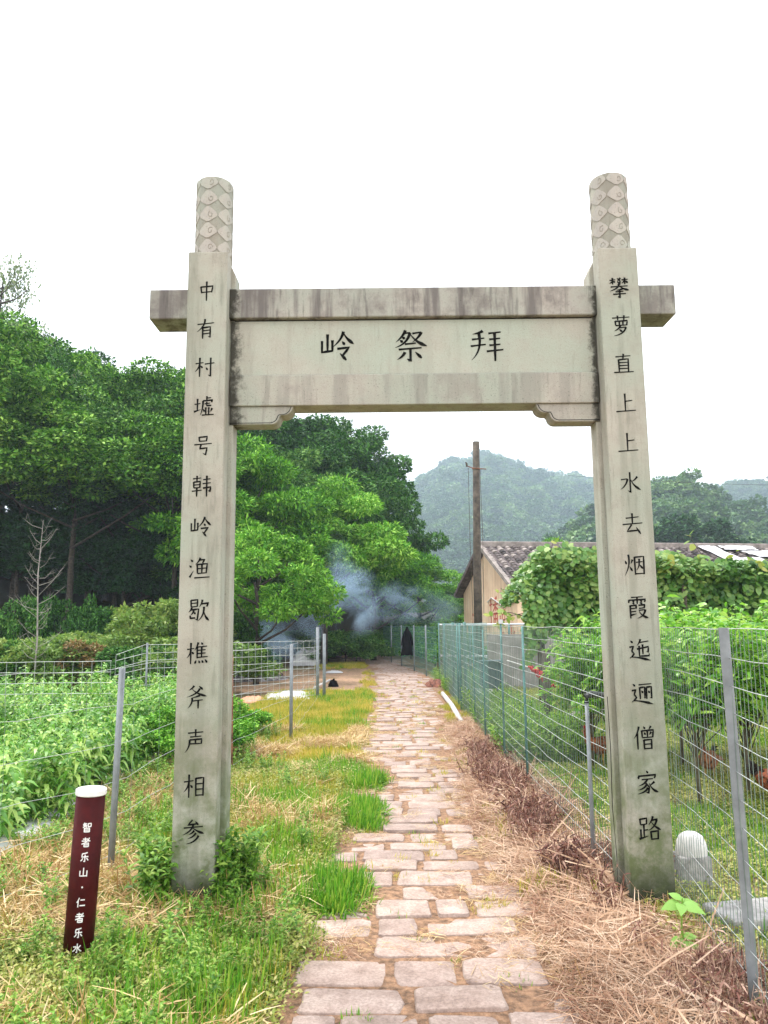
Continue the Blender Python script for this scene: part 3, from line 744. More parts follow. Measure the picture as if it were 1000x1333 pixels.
x, y = pts_in(16000, -2.9, -0.2, 2.0, 12, lambda x, y: LV(x, y)*sstep(.38, .6, vnoise(x, y, 1.5, 44))*(.45+.55*sstep(3.6, 5.2, y))); lay('dry_straw', S_straw, x, y, 0.6, 1.1, dz=0.045, tiltv=.25)
# weeds: round the left pillar, the bollard and along the verge
def d_weed(x, y):
    f_ = sstep(4.6, 3.6, y)*.35*sstep(.35, .55, vnoise(x, y, 2.0, 57))
    a = np.exp(-(((x+1.1)/.34)**2 + ((y-4.75)/.2)**2))*(.15+.85*(np.abs(x-XL) > .13))
    b_ = np.exp(-(((x+1.5)/.3)**2 + ((y-3.95)/.3)**2))*0.25
    c_ = sstep(0.66, 0.78, vnoise(x, y, 1.0, 52))*0.35
    d_ = np.exp(-((x-(pleft(y)-0.42))/0.2)**2)*sstep(5.6, 4.2, y)*0.7
    e_ = sstep(-1.45, -1.75, x)*sstep(5, 6, y)*0.7
    blk = (np.abs(x-XL) < .15)*(y > 4.52)*(y < 4.95)
    blk2 = (np.hypot(x+1.5, y-4.02) < .1)
    return np.maximum.reduce([a, b_, c_, d_, e_, f_])*LV(x, y)*(1-blk)*(1-blk2)*(1-yard(x, y))
x, y = pts_in(2600, -2.7, -0.3, 2.6, 12, d_weed); lay('weeds', S_weed, x, y, 0.35, 0.8)
n_ = 70; x = XL + np.where(rng.uniform(size=n_) < .5, -1, 1)*rng.uniform(.15, .27, n_); y = rng.uniform(4.55, 4.95, n_)
lay('pillar_foot_weeds', S_weed, x, y, 0.5, 1.35)
n_ = 90; x = XL + rng.uniform(-.26, .26, n_); y = rng.uniform(4.40, 4.56, n_); lay('pillar_foot_grass', S_grass, x, y, 0.4, 1.1)
# tufts and moss in the joints of the path
x, y = pts_in(1500, -0.45, 1.0, 2.6, 22, lambda x, y: (~off_path(x, y))*(0.15+0.85*sstep(0.25, -.1, x-pleft(y)))); lay('path_tufts', S_short + S_yel[:3], x, y, 0.25, 0.8)
x, y = pts_in(3600, -0.45, 1.0, 2.4, 16, lambda x, y: (~off_path(x, y))*sstep(.42, .7, vnoise(x, y, 3.2, 66))*(.22+.78*sstep(.45, .8, x)+.4*(x < -.1))); lay('path_straw', S_straw + S_rstraw[:3], x, y, 0.25, 0.7, dz=0.012, tiltv=.03)
# right verge: straw litter and dead stems
x, y = pts_in(11000, 0.55, 1.75, 2.0, 13, lambda x, y: sstep(.0, .4, x-pright(y)+.14)*sstep(1.62, 1.5, x+.0*y)*(1-(np.abs(x-XR) < .17)*(y > 4.42)*(y < 5.0)*1.0)*(1-(np.abs(x-XR) < .25)*(y > 3.9)*(y < 4.7)*.6)); lay('straw_litter', S_rstraw, x, y, 0.5, 1.15, dz=0.005)
x, y = pts_in(1900, 0.7, 1.5, 2.0, 18, lambda x, y: np.exp(-((x-1.15)/.17)**2)*sstep(4.5, 5.2, y)*sstep(12, 8, y)*sstep(.3, .6, vnoise(x, y, 1.9, 33))); lay('dead_stems', S_dead, x, y, 0.4, 1.05)
S_stalk = [source('k%d' % i, straw_mesh(190+i, 7, 0.12, 0.34, 0.0042, 0.05, 0.15), rstraw_m) for i in range(4)]
x, y = pts_in(420, 0.75, 1.6, 2.4, 9, lambda x, y: sstep(.9, 1.15, x)); lay('broken_stalks', S_stalk, x, y, 0.5, 1.1, dz=.02)
x, y = pts_in(420, 1.0, 1.7, 2.2, 5.6, lambda x, y: sstep(1.15, 1.4, x)*.8*(1-(np.abs(x-XR) < .24)*(y > 3.75)*(y < 5.0))); lay('dead_weeds', S_dead, x, y, 0.35, 0.8)
x, y = pts_in(5000, 0.7, 1.6, 2.4, 20, lambda x, y: off_path(x, y)*sstep(.5, .66, vnoise(x, y, 1.6, 71))*.5); lay('verge_grass', S_yel, x, y, 0.5, 1.0)
# grass in the hen run
x, y = pts_in(15000, 1.5, 9, 2.4, 26, lambda x, y: sstep(.38, .6, vnoise(x, y, .9, 1)*.5+vnoise(x, y, 2.2, 5)*.5), 1.2); lay('run_grass', S_short, x, y, 0.7, 1.6)
x, y = pts_in(14000, 1.5, 9, 2.4, 26, lambda x, y: .7+0*x, 1.2); lay('run_weeds', S_low, x, y, 0.7, 1.5)
x, y = pts_in(1500, 1.45, 2.6, 9, 22, lambda x, y: sstep(.4, .6, vnoise(x, y, .8, 5))); lay('run_tall_weeds', S_weed, x, y, 0.6, 1.4)

# ------------------------------------------------------------------ field crop on the left
crop_m = leaf_mat('crop_leaf', [(0.05, 0.18, 0.02), (0.18, 0.42, 0.05), (0.50, 0.66, 0.17)], 0.25, 0.5, 0.35, 0.4, 0.5)
S_crop = [source('c%d' % i, weed_mesh(200+i, (.5, .62, .75, .55, .68, .8)[i], 6, 34, 0.165, 0.018, 0.9, 0.17), crop_m) for i in range(6)]
X_, Y_ = [], []
for r_ in range(15):
    x0 = -2.95 - r_*0.80
    n_ = 92 if r_ < 6 else 80
    X_.append(x0 + rng.normal(0, .13, n_)); Y_.append(rng.uniform(4.6 if r_ > 1 else 5.9, 15.5, n_))
x, y = np.concatenate(X_), np.concatenate(Y_)
k = (y > 4.4) & ~((x > -3.4) & (y > 13.5)); lay('field_crop', S_crop, x[k], y[k], 0.55, 1.15)
film = MB(); Vf = []; nf = 60
for i in range(nf):
    yy = 5.3 + i*(13.0-5.3)/(nf-1)
    for j, (xx, zz) in enumerate(((-3.3, .02), (-3.12, .085), (-2.85, .10), (-2.66, .07), (-2.52, .02))):
        Vf.append((xx + 0.03*random.uniform(-1, 1) + (0.05*sin(yy*3) if j == 4 else 0), yy, zz + random.uniform(-.008, .012)))
film.add(Vf, [(i*5+j, i*5+j+1, i*5+j+6, i*5+j+5) for i in range(nf-1) for j in range(4)])
film_m = plain('white_film', (0.66, 0.66, 0.68), 0.35, var=.1, scale=5)
film.build('mulch_film', film_m, None, True, label='wrinkled white plastic mulch film under the row of crops nearest the path', category='plastic film')

# ------------------------------------------------------------------ trees
bark_m = plain('bark', (0.055, 0.043, 0.032), 0.95, var=.4, scale=12, bump=.6)
forest_m = leaf_mat('forest_leaf', [(0.012, 0.045, 0.010), (0.035, 0.12, 0.020), (0.08, 0.22, 0.035), (0.24, 0.42, 0.09)], 0.2, 0.35, 0.12, 0.6, 0.1, objvar=.3)
bright_m = leaf_mat('bright_leaf', [(0.025, 0.11, 0.012), (0.08, 0.26, 0.022), (0.17, 0.42, 0.035), (0.40, 0.66, 0.11)], 0.2, 0.5, 0.18, 0.6, 0.1, objvar=.2)
dark_m = leaf_mat('dark_leaf', [(0.012, 0.04, 0.012), (0.025, 0.085, 0.022), (0.06, 0.16, 0.045)], 0.25, 0.4, 0.08, 0.6, 0.1, objvar=.3)
bright2_m = leaf_mat('canopy_leaf', [(0.014, 0.055, 0.008), (0.05, 0.16, 0.018), (0.15, 0.36, 0.04), (0.42, 0.66, 0.13)], 0.2, 0.4, 0.14, 0.6, 0.1, objvar=.2)
far_m = leaf_mat('far_leaf', [(0.02, 0.07, 0.022), (0.06, 0.15, 0.04), (0.18, 0.30, 0.08)], 0.35, 0.02, 0.1, objvar=.6)

def crown_mesh(seed, R=3.0, Hc=5.0, base=2.2, clumps=55, per=420, ll=0.24, lw=0.5, shell=0.55, flat=0.62, droop=0.15, name='crown', low=.35):
    """Crown made of leaf puffs on an uneven envelope."""
    r = np.random.default_rng(seed); parts = []; cs = []
    for c in range(clumps):
        d = rdir(1, r)[0]; d[2] = abs(d[2])*1.1 - low*r.uniform(.6, 1.4)
        d /= np.linalg.norm(d); k = r.uniform(.35, 1.0)**.5
        env = 1 + 0.22*sin(3*math.atan2(d[1], d[0])+seed) + r.normal(0, .08)
        ctr = np.array([d[0]*R*k*env, d[1]*R*k*env, base + Hc*0.42 + d[2]*Hc*0.52*k])
        rad = R*r.uniform(.13, .28); cs.append((ctr, rad))
        n_ = int(per*(rad/(R*.215))**2)
        u = rdir(n_, r); q = r.uniform(shell, 1.0, n_)**.6
        wob = 1 + .18*np.sin(u[:, 0]*6+c)*np.sin(u[:, 1]*5+c*2)
        off = u*(rad*q*wob)[:, None]; off[:, 2] *= flat
        P = ctr + off
        D = u*np.array([1, 1, .3]) + r.normal(0, .55, (n_, 3)) + np.array([0, 0, -droop])
        Nn = np.array([0, 0, 1.0]) + u*.5 + r.normal(0, .4, (n_, 3))
        L = ll*r.uniform(.6, 1.3, n_)
        parts.append(rhombs(P, D, Nn, L, L*lw))
    return fast_mesh(name, *join(parts), False), cs

def trunk_mesh(cs, h, r0=0.16, seed=0, name='trunk', nl=9):
    r = random.Random(seed); t = MB()
    top = Vector((0, 0, h)); pts = []
    for i in range(7):
        u = i/6; pts.append(Vector((r.uniform(-.12, .12)*u, r.uniform(-.12, .12)*u, -0.3 + u*(h+0.3))))
    t.tube(pts, [r0*(1-.62*i/6) for i in range(7)], 8)
    for ctr, rad in sorted(cs, key=lambda c: c[0][2])[::max(1, len(cs)//nl)]:
        c = Vector(ctr); z0 = min(h*.95, max(h*.35, c.z - (Vector((c.x, c.y, 0)).length)*.7))
        s0 = Vector((0, 0, z0)); mid = s0.lerp(c, .5) + Vector((0, 0, -.15))
        t.tube([s0, mid, c], [r0*.42, r0*.26, r0*.08], 5)
    return t.mesh(name, True)

def make_tree(name, label, cat, seed, mat, group=None, trunk_h=None, r0=.16, **kw):
    cm, cs = crown_mesh(seed, **kw)
    t = thing(name, label, cat, group=group)
    obj('crown', cm, mat, t)
    hh = trunk_h or kw.get('base', 2.2)+kw.get('Hc', 5)*.55
    obj('trunk', trunk_mesh(cs, hh, r0, seed), bark_m, t)
    return t

GF = 'broadleaf trees of the wooded slope left of the path'
protos = []
for i in range(3):
    protos.append((make_tree('broadleaf_tree', 'dense green broadleaf tree growing on the wooded slope', 'tree', 300+i, forest_m, GF, R=3.1, Hc=5.4, base=2.0, clumps=58, per=640, ll=.18, flat=.5), 7.6))
protos.append((make_tree('dark_broadleaf_tree', 'dark green broadleaf tree growing on the wooded slope', 'tree', 310, dark_m, 'dark trees of the wooded slope left of the path', R=3.0, Hc=6.0, base=1.8, clumps=60, per=560, ll=.17, flat=.5), 7.9))
tall_p = (make_tree('tall_broadleaf_tree', 'tall broadleaf tree with a high bright crown at the wood edge left of the gateway', 'tree', 315, bright2_m, 'tall trees at the edge of the wood', R=3.5, Hc=5.6, base=6.3, clumps=66, per=700, ll=.17, flat=.5, trunk_h=9.5, low=.5, r0=.13), 11.6)
tall2_p = (make_tree('tall_broadleaf_tree', 'tall darker broadleaf tree at the wood edge left of the gateway', 'tree', 316, forest_m, 'tall darker trees at the edge of the wood', R=3.3, Hc=6.4, base=5.4, clumps=70, per=600, ll=.16, flat=.6, trunk_h=9.5, low=.6, r0=.12), 11.5)
spread_p = (make_tree('spreading_tree', 'light green spreading tree rising behind the smoke in the gateway opening', 'tree', 318, bright_m, None, R=3.4, Hc=5.2, base=1.8, clumps=50, per=850, ll=.17, flat=.4, lw=.4), 7.3)
bright_p = (make_tree('young_broadleaf_tree', 'rounded bright green tree standing just right of the left pillar above the dark thicket', 'tree', 320, bright_m, None, R=2.0, Hc=3.4, base=.9, clumps=46, per=560, ll=.15, lw=.32, r0=.1), 4.5)

SK = ([-200, 0, 60, 120, 240, 300, 440, 480, 505, 530, 580, 660, 760], [.55, .46, .40, .385, .365, .32, .295, .235, .135, .095, .070, .045, .035])
def put_tree(proto, x, y, top, used=set(), sxy=None, minh=3.0):
    p, h0 = proto
    z = float(H(x, y)) - 0.1; s = max(minh, top - z)/h0
    o = p if p.name not in used else copy_tree(p)
    used.add(p.name)
    o.location = (x, y, z); k = sxy or s
    o.scale = (k, k, s); o.rotation_euler = (0, 0, random.uniform(0, 6.28))
    return o
rt = random.Random(11)
for Yr, frac, step, jit in ((27, .50, 85, 1.0), (32, .66, 72, 1.4), (38, .86, 58, 1.6), (45, 1.0, 50, 1.5), (53, .97, 46, 2)):
    px = -60 + rt.uniform(0, 30)
    while px < 640:
        yy = Yr + rt.uniform(-jit, jit); xx = (px-500)/1000*yy
        if yy > foot(xx) - (4.5 if frac < .6 else 2):
            t = float(np.interp(px, *SK))
            top = 1.6 + yy*t*frac*rt.uniform(.90, 1.0)
            hgt = top - float(H(xx, yy))
            pr = protos[rt.choice([0, 1, 2, 0, 1, 2, 3])]
            if px < 290 and frac < .8: px += step*rt.uniform(.75, 1.2); continue
            if hgt > 2.5: put_tree(pr, xx, yy, top, sxy=max(.5, min(1.25, hgt/7.6))*rt.uniform(.95, 1.15)*(.75 if px > 470 else 1))
        px += step*rt.uniform(.75, 1.2)

# trees that stand out
o = put_tree(bright_p, -3.55, 21.5, 4.6, sxy=1.02)
def special(proto, x, y, top, label, sxy=None, name=None):
    o = copy_tree(proto[0]); z = float(H(x, y))-.1; s = (top-z)/proto[1]
    o.location = (x, y, z); k = sxy or s; o.scale = (k, k, s); o.rotation_euler = (0, 0, random.uniform(0, 6.28)); o['label'] = label
    if 'group' in o: del o['group']
    if name: o.name = name
    return o
spread_p[0].location = (-2.4, 30.5, -.1); spread_p[0].scale = (1.0, 1.0, 1.09)
special(spread_p, -0.5, 34.5, 6.3, 'light green tree on the bank above the bend of the path', .8)
special(spread_p, -5.3, 28.5, 9.0, 'light green tree partly hidden behind the left pillar', 1.0)
special(spread_p, 2.0, 44, 5.4, 'light green tree farthest down the wooded edge by the bend', .95)
special(spread_p, 9.7, 46, 7.0, 'bright green tree top showing above the tiled roof ridge', .75)
special(bright_p, 5.6, 52, 5.2, 'small light green tree far behind the utility pole', 1.1)
TALL_L = ('tall leafy tree cut off by the left picture edge', 'tall dark tree directly behind the bare pale sapling', 'tall bright tree just right of the bare sapling, crown under the skyline',
          'tall dark tree midway between the bare sapling and the left pillar', 'tall bright tree whose crown is mostly covered by the left pillar', 'dark tree seen through the gateway hard against the left pillar',
          'tall bright tree on the slope right above the bare sapling', 'dark skyline tree between the sparse pale tree and the gateway beam', 'bright skyline tree touching the left end of the gateway beam')
for i, (px, Yt, top) in enumerate(((-50, 27, .42), (22, 30.5, .40), (90, 28, .30), (150, 31.5, .35), (228, 29.0, .29), (285, 32, .26), (55, 34.5, .385), (125, 35, .37), (205, 34.5, .36))):
    xx = (px-500)/1000*Yt
    q_ = (tall_p, tall2_p)[i % 2][0]; o = q_ if i < 2 else copy_tree(q_)
    zg = float(H(xx, Yt))
    o.location = (xx, Yt, zg-.1); k_ = (1.05, .8, 1.15, .95)[i % 4]; o.scale = (k_, k_, (1.6+Yt*top-o.location.z)/11.6); o.rotation_euler.z = i*1.7
    o['label'] = TALL_L[i]

# thin pale tree top left
def sparse_tree(name, label, seed, h, mat, nleaf=2600, spread=2.2, ll=.14):
    r = random.Random(seed); rr_ = np.random.default_rng(seed); t = thing(name, label, 'tree'); tr = MB(); tips = []
    tr.tube([(0, 0, -.3), (.15, 0, h*.4), (-.1, .1, h*.75), (.1, 0, h)], [.13, .1, .06, .02], 7)
    for i in range(26):
        z = h*(.38 + .6*i/26); a = r.uniform(0, 2*pi); L = spread*(1.1-.6*i/26)*r.uniform(.6, 1.1)
        e = Vector((cos(a)*L, sin(a)*L, z + L*r.uniform(.3, .7))); s = Vector((0, 0, z)); m_ = s.lerp(e, .5) + Vector((0, 0, -.1))
        tr.tube([s, m_, e], [.035, .022, .008], 4)
        for j in range(7):
            u = r.uniform(.35, 1); p = s.lerp(e, u); e2 = p + Vector((r.uniform(-1, 1), r.uniform(-1, 1), r.uniform(.1, 1)))*.55
            tr.tube([p, e2], [.009, .004], 3); tips += [p.lerp(e2, v) for v in (.5, .8, 1)]
    obj('trunk', tr.mesh('trunk', True), bark_m, t)
    tp = np.array([tuple(p) for p in tips]); j = rr_.integers(0, len(tp), nleaf)
    P = tp[j] + rr_.normal(0, .13, (nleaf, 3))
    obj('crown', fast_mesh('crown', *rhombs(P, rdir(nleaf, rr_)+np.array([0, 0, -.3]), np.array([[0, 0, 1.]])+rr_.normal(0, .6, (nleaf, 3)), ll*rr_.uniform(.6, 1.2, nleaf), ll*.5)), mat, t)
    return t
pale_m = leaf_mat('pale_leaf', [(0.10, 0.16, 0.07), (0.2, 0.28, 0.12), (0.3, 0.34, 0.2)], .3, .6, .3)
t = sparse_tree('thin_leaved_tree', 'tall thin-leaved pale tree against the sky at the left picture edge', 5, 9.5, pale_m, 5200, 2.6)
t.location = (-16.0, 30.5, float(H(-16.0, 30.5))+4.0*0); t.scale = (1.05, 1.05, (18.0-float(H(-16, 30.5)))/10.6)
t = sparse_tree('thin_leaved_tree', 'thin pale tree standing just above the leafy canopy left of the gateway', 9, 7.0, pale_m, 3200, 2.0)
t.location = (-15.6, 34.5, float(H(-15.6, 34.5))); t.scale = (1, 1, (15.6-float(H(-15.6, 34.5)))/7.9)

# bare pale sapling
ds = MB(); r = random.Random(3)
ds.tube([(0, 0, -.1), (.03, 0, 1.4), (-.05, 0, 2.8), (.02, 0, 4.0)], [.032, .026, .018, .005], 6)
for i in range(34):
    z = .8 + i*.09 + r.uniform(-.07, .07); s = r.choice((1, -1)); L = (.85 - .2*abs(z-2.1))*r.uniform(.25, 1.1)
    e = Vector((s*L*.85, r.uniform(-.4, .4), z + L*r.uniform(.35, 1.0)))
    ds.tube([(0, 0, z), e.lerp(Vector((0, 0, z)), .5)+Vector((0, 0, -.05)), e], [.008, .006, .002], 4)
    for q in range(3):
        p_ = Vector((0, 0, z)).lerp(e, r.uniform(.4, .95)); ds.tube([p_, p_+Vector((r.uniform(-.2, .2), r.uniform(-.2, .2), r.uniform(.0, .22)))], [.004, .0015], 3)
o = ds.build('bare_sapling', plain('pale_dead_wood', (0.30, 0.27, 0.24), .9, var=.2), None, True, label='bare pale dead sapling with upswept twigs in front of the dark wood', category='dead tree')
o.location = (-7.45, 16.6, float(H(-7.3, 16.6))); o.scale = (.75, .75, .98)

# shrubs at the foot of the slope
shrub_y_m = leaf_mat('shrub_leaf', [(0.09, 0.19, 0.035), (0.19, 0.32, 0.05), (0.34, 0.40, 0.09)], .45, .6, .3)
shrub_d_m = leaf_mat('dry_shrub_leaf', [(0.12, 0.10, 0.03), (0.26, 0.16, 0.05), (0.36, 0.24, 0.1)], .4, .6, .2)
def make_shrub(name, seed, mat, R=1.2, Hc=1.6):
    cm, cs = crown_mesh(seed, R=R, Hc=Hc, base=.05, clumps=30, per=420, ll=.095, name='foliage')
    t = thing(name, '', 'shrub'); obj('foliage', cm, mat, t); obj('stem', trunk_mesh(cs, .9, .04, seed, 'stem', 8), bark_m, t); return t
sh = [make_shrub('shrub', 401, shrub_y_m), make_shrub('dark_shrub', 402, forest_m), make_shrub('dry_shrub', 403, shrub_d_m), make_shrub('bright_shrub', 404, bright_m)]
GS = {0: ('yellow-green shrub at the foot of the wooded slope behind the field', 'yellow-green shrubs behind the field'),
      1: ('dark green shrub at the foot of the wooded slope', 'dark shrubs under the trees')}
usedS = set(); rh = random.Random(21)
def put_shrub(k, x, y, s, label, group=None, sz=None):
    o = sh[k] if k not in usedS else copy_tree(sh[k]); usedS.add(k)
    o.location = (x, y, float(H(x, y))-.05); o.scale = (s, s, sz or s); o.rotation_euler = (0, 0, rh.uniform(0, 6.28)); o['label'] = label
    if group: o['group'] = group
    elif 'group' in o: del o['group']
for i in range(44):
    px = rh.uniform(-20, 300); yy = rh.uniform(17.5, 26); k = 0 if rh.random() < .5 else 1
    put_shrub(k, (px-500)/1000*yy, yy, rh.uniform(.7, 1.3), *GS[k], sz=rh.uniform(.6, 1.0)*(1.0 if yy < 21 else 1.75))
for i in range(14):
    px = -30 + i*24; yy = rh.uniform(31, 36)
    put_tree(protos[3], (px-500)/1000*yy, yy, 1.6+yy*rh.uniform(.12, .24), sxy=rh.uniform(.8, 1.1))
for i in range(16):
    px = rh.uniform(300, 530); yy = rh.uniform(31, 37)
    if px > 470: yy = rh.uniform(39, 44)
    put_shrub(1, (px-500)/1000*yy, yy, rh.uniform(.8, 1.3), *GS[1], sz=rh.uniform(.6, 1.0))
put_shrub(2, -6.9, 17.6, .8, 'rusty dry shrub beside the bare pale sapling')
put_shrub(2, -5.9, 20.5, .7, 'orange-brown dry shrub near the left pillar, at the foot of the wood')
put_shrub(3, 1.9, 30, 1.0, 'bright green bush behind the black jacket on the fence', sz=.9)
put_shrub(3, 2.5, 26.5, .9, 'bright green bush between the fence corner and the gable wall', sz=.9)
put_shrub(3, 3.2, 34, 1.4, 'bright green bush far behind the utility pole', sz=1.3)
put_shrub(3, 1.2, 36.5, 1.2, 'bright green bush at the far bend of the path', sz=.9)
put_shrub(0, .2, 41.5, 1.3, 'yellow-green bush where the path disappears', sz=.8)
put_shrub(1, 1.7, 41, 1.8, 'dark bush beyond the far end of the fence', sz=1.4)
put_shrub(3, -2.25, 9.3, .55, 'leafy green bush just behind the left pillar', sz=.5)
put_shrub(3, -2.3, 11.2, .5, 'low leafy bush by the rusty fence post behind the left pillar', sz=.45)

# ------------------------------------------------------------------ far hills
def hill(name, prof, Y, base_y, seed, n_a=260, n_r=70, mat=None):
    xs = np.array([p[0] for p in prof])/Y; zs = np.array([p[1] for p in prof])
    a = np.linspace(xs[0], xs[-1], n_a); t = np.linspace(0, 1.5, n_r)
    A, T = np.meshgrid(a, t); top = np.interp(A, xs, zs)
    R_ = base_y + (Y-base_y)*T
    f = np.where(T <= 1, np.sin(np.clip(T, 0, 1)*pi/2)**1.15, 1-(T-1)*1.1)
    X = A*R_
    sp = (vnoise(X, R_, 6.0/Y, seed)-.5)*.22 + (vnoise(X, R_, 16.0/Y, seed+3)-.5)*.10
    Z = top*f*(1 + sp*np.clip(1-np.abs(T-.5)*1.6, 0, 1)) - 1
    V = np.stack([X.ravel(), R_.ravel(), Z.ravel()], 1)
    ii = np.arange(n_a*n_r).reshape(n_r, n_a)
    F = np.stack([ii[:-1, :-1].ravel(), ii[:-1, 1:].ravel(), ii[1:, 1:].ravel(), ii[1:, :-1].ravel()], 1)
    obj(name, fast_mesh(name, V, F, True), mat, kind='structure')
    return X, R_, Z
hill_m = plain('hillside_soil', (0.035, 0.06, 0.02), .95, var=.3, scale=.05)
A_ = [(-60, 50), (-35.4, 55.5), (0.1, 62.3), (16.2, 67.6), (28.7, 72.2), (40.2, 74.6), (48.5, 77.1), (57.3, 73.4), (71.4, 68.9), (98.5, 63.2), (123.9, 53.9), (158.4, 42.9), (200, 38)]
B_ = [(15, 8), (30.0, 15.9), (36.2, 19.6), (42.0, 22.9), (48.7, 27.1), (53.4, 29.0), (57.2, 29.5), (61.0, 28.3), (65.4, 26.2), (69.8, 23.9), (75.5, 20.0), (84.4, 17.6), (110, 16)]
C_ = [(80, 38), (106.0, 43.4), (121.4, 47.8), (136.9, 51.4), (152.3, 53.7), (182.5, 51.8), (230, 45)]
far_crowns = []
for i in range(4):
    cm, cs = crown_mesh(500+i, R=3.0, Hc=4.6, base=.2, clumps=18, per=110, ll=.5, lw=.75, shell=.8)
    far_crowns.append(source('f%d' % i, cm, far_m))
for nm, prof, Y, by, sd, cntf, sc in (('mountain', [(x*2.571, (z-1.6)*2.571+1.6-21-(12 if x < 20 else 0)) for x, z in A_], 900, 330, 1, 14000, (1.8, 3.1)),
                                      ('near_hill', [(x*1.667, (z-1.6)*1.667+1.6-7.5) for x, z in B_], 250, 110, 2, 6000, (.8, 1.5)),
                                      ('far_hill', [(x*2.333, (z-1.6)*2.333+1.6-14) for x, z in C_], 700, 330, 3, 4200, (1.6, 2.6))):
    X, Yy, Z = hill(nm, prof, Y, by, sd, mat=hill_m)
    r = np.random.default_rng(sd)
    nr, na = X.shape
    u = r.uniform(0, na-1.01, cntf); v = r.uniform(0, nr*.74, cntf)
    ui = u.astype(int); vi = v.astype(int); fu = u-ui; fv = v-vi
    def bil(Q): return Q[vi, ui]*(1-fu)*(1-fv)+Q[vi, ui+1]*fu*(1-fv)+Q[vi+1, ui]*(1-fu)*fv+Q[vi+1, ui+1]*fu*fv
    P = np.stack([bil(X), bil(Yy), bil(Z)-.6], 1)
    scatter(nm + '_wood', far_crowns, P, r.uniform(*sc, cntf)*np.where(r.uniform(size=cntf) < .06, 1.5, 1), np.stack([0*u, 0*u, r.uniform(0, 6.28, cntf)], 1))

# trees on the right, beyond the house, big enough to tell apart
GB = 'trees beyond the tiled house'
rp = (make_tree('round_tree', 'large round-topped dark green tree on the hillside right of the right pillar', 'tree', 330, dark_m, None, R=4.6, Hc=7.5, base=1.0, clumps=60, per=260, ll=.55, r0=.25), 9.4)
o = rp[0]; o.location = (35.5, 90, 5.0); o.scale = (1.05, 1.05, 1.08)
first = make_tree('hillside_tree', 'green tree of the valley wood beyond the tiled house', 'tree', 331, forest_m, GB, R=3.6, Hc=5.5, base=.8, clumps=48, per=230, ll=.45)
k = 0
for px in range(640, 1090, 24):
    for yy, zt in ((76, .055), (100, .088)):
        x = (px+rt.uniform(-10, 10)-500)/1000*yy; top = 1.6 + yy*zt*rt.uniform(.8, 1.15)*(1 if px > 740 else .6)
        o = first if k == 0 else copy_tree(first); k += 1
        s = rt.uniform(.8, 1.15); o.location = (x, yy, top-7.0*s); o.scale = (s*1.05, s*1.05, s); o.rotation_euler = (0, 0, rt.uniform(0, 6))

# ------------------------------------------------------------------ house
wall_m, n, l, b = new_mat('ochre_plaster')
tc = n.new('ShaderNodeTexCoord')
z1 = N(n, 'ShaderNodeTexNoise', Scale=1.2, Detail=8.0, Roughness=.7); l.new(tc.outputs['Object'], z1.inputs['Vector'])
mp = N(n, 'ShaderNodeMapping'); mp.inputs['Scale'].default_value = (5, 5, .35); l.new(tc.outputs['Object'], mp.inputs[0])
z2 = N(n, 'ShaderNodeTexNoise', Scale=1.0, Detail=5.0); l.new(mp.outputs[0], z2.inputs['Vector'])
r1 = ramp(n, [(.3, (.70, .48, .32)), (.55, (.84, .62, .43)), (.8, (.82, .70, .56))]); l.new(z1.outputs['Fac'], r1.inputs[0])
r2 = ramp(n, [(.35, (.78, .73, .70)), (.55, (1, 1, 1))]); l.new(z2.outputs['Fac'], r2.inputs[0])
x1 = N(n, 'ShaderNodeMixRGB', blend_type='MULTIPLY'); x1.inputs[0].default_value = 1; l.new(r1.outputs[0], x1.inputs[1]); l.new(r2.outputs[0], x1.inputs[2])
l.new(x1.outputs[0], b.inputs['Base Color']); b.inputs['Roughness'].default_value = .9
tile_m = plain('roof_tile', (0.11, 0.085, 0.085), .85, var=.55, scale=5, bump=.4)
tile2_m = leaf_mat('barrel_tile', [(.03, .026, .025), (.11, .09, .085), (.36, .31, .28)], .25, .6, 0, .85)
ridge_m = plain('ridge_mortar', (0.27, 0.23, 0.205), .9, var=.25, scale=4)
red_m = plain('red_wall_paint', (0.50, 0.10, 0.07), .9, var=.4, scale=3)
sheet_m = plain('white_sheet', (0.60, 0.59, 0.60), .5, var=.08, scale=3)
house = thing('tiled_house', 'single-storey ochre house with a grey tiled gable roof and red painted characters', 'house', (4.1, 24, 0), math.atan2(1.04, 6))
GWd, RH, EH, LEN = 6.09, 4.22, 2.72, 15.0
w = MB(); w.prism([(0, -.2), (GWd, -.2), (GWd, EH), (GWd/2, RH-.08), (0, EH)], 0, .24, lambda u, v, h: (h, u, v)); w.build('gable_wall', wall_m, house)
w = MB(); w.prism([(0, -.2), (GWd, -.2), (GWd, EH), (GWd/2, RH-.08), (0, EH)], LEN-.24, LEN, lambda u, v, h: (h, u, v)); w.build('gable_wall', wall_m, house)
w = MB(); w.box((LEN/2, .12, EH/2-.12), (LEN-.49, .24, EH)); w.build('front_wall', wall_m, house)
w = MB(); w.box((LEN/2, GWd-.12, EH/2-.12), (LEN-.49, .24, EH)); w.build('back_wall', wall_m, house)
sl = math.atan2(RH-EH, GWd/2)
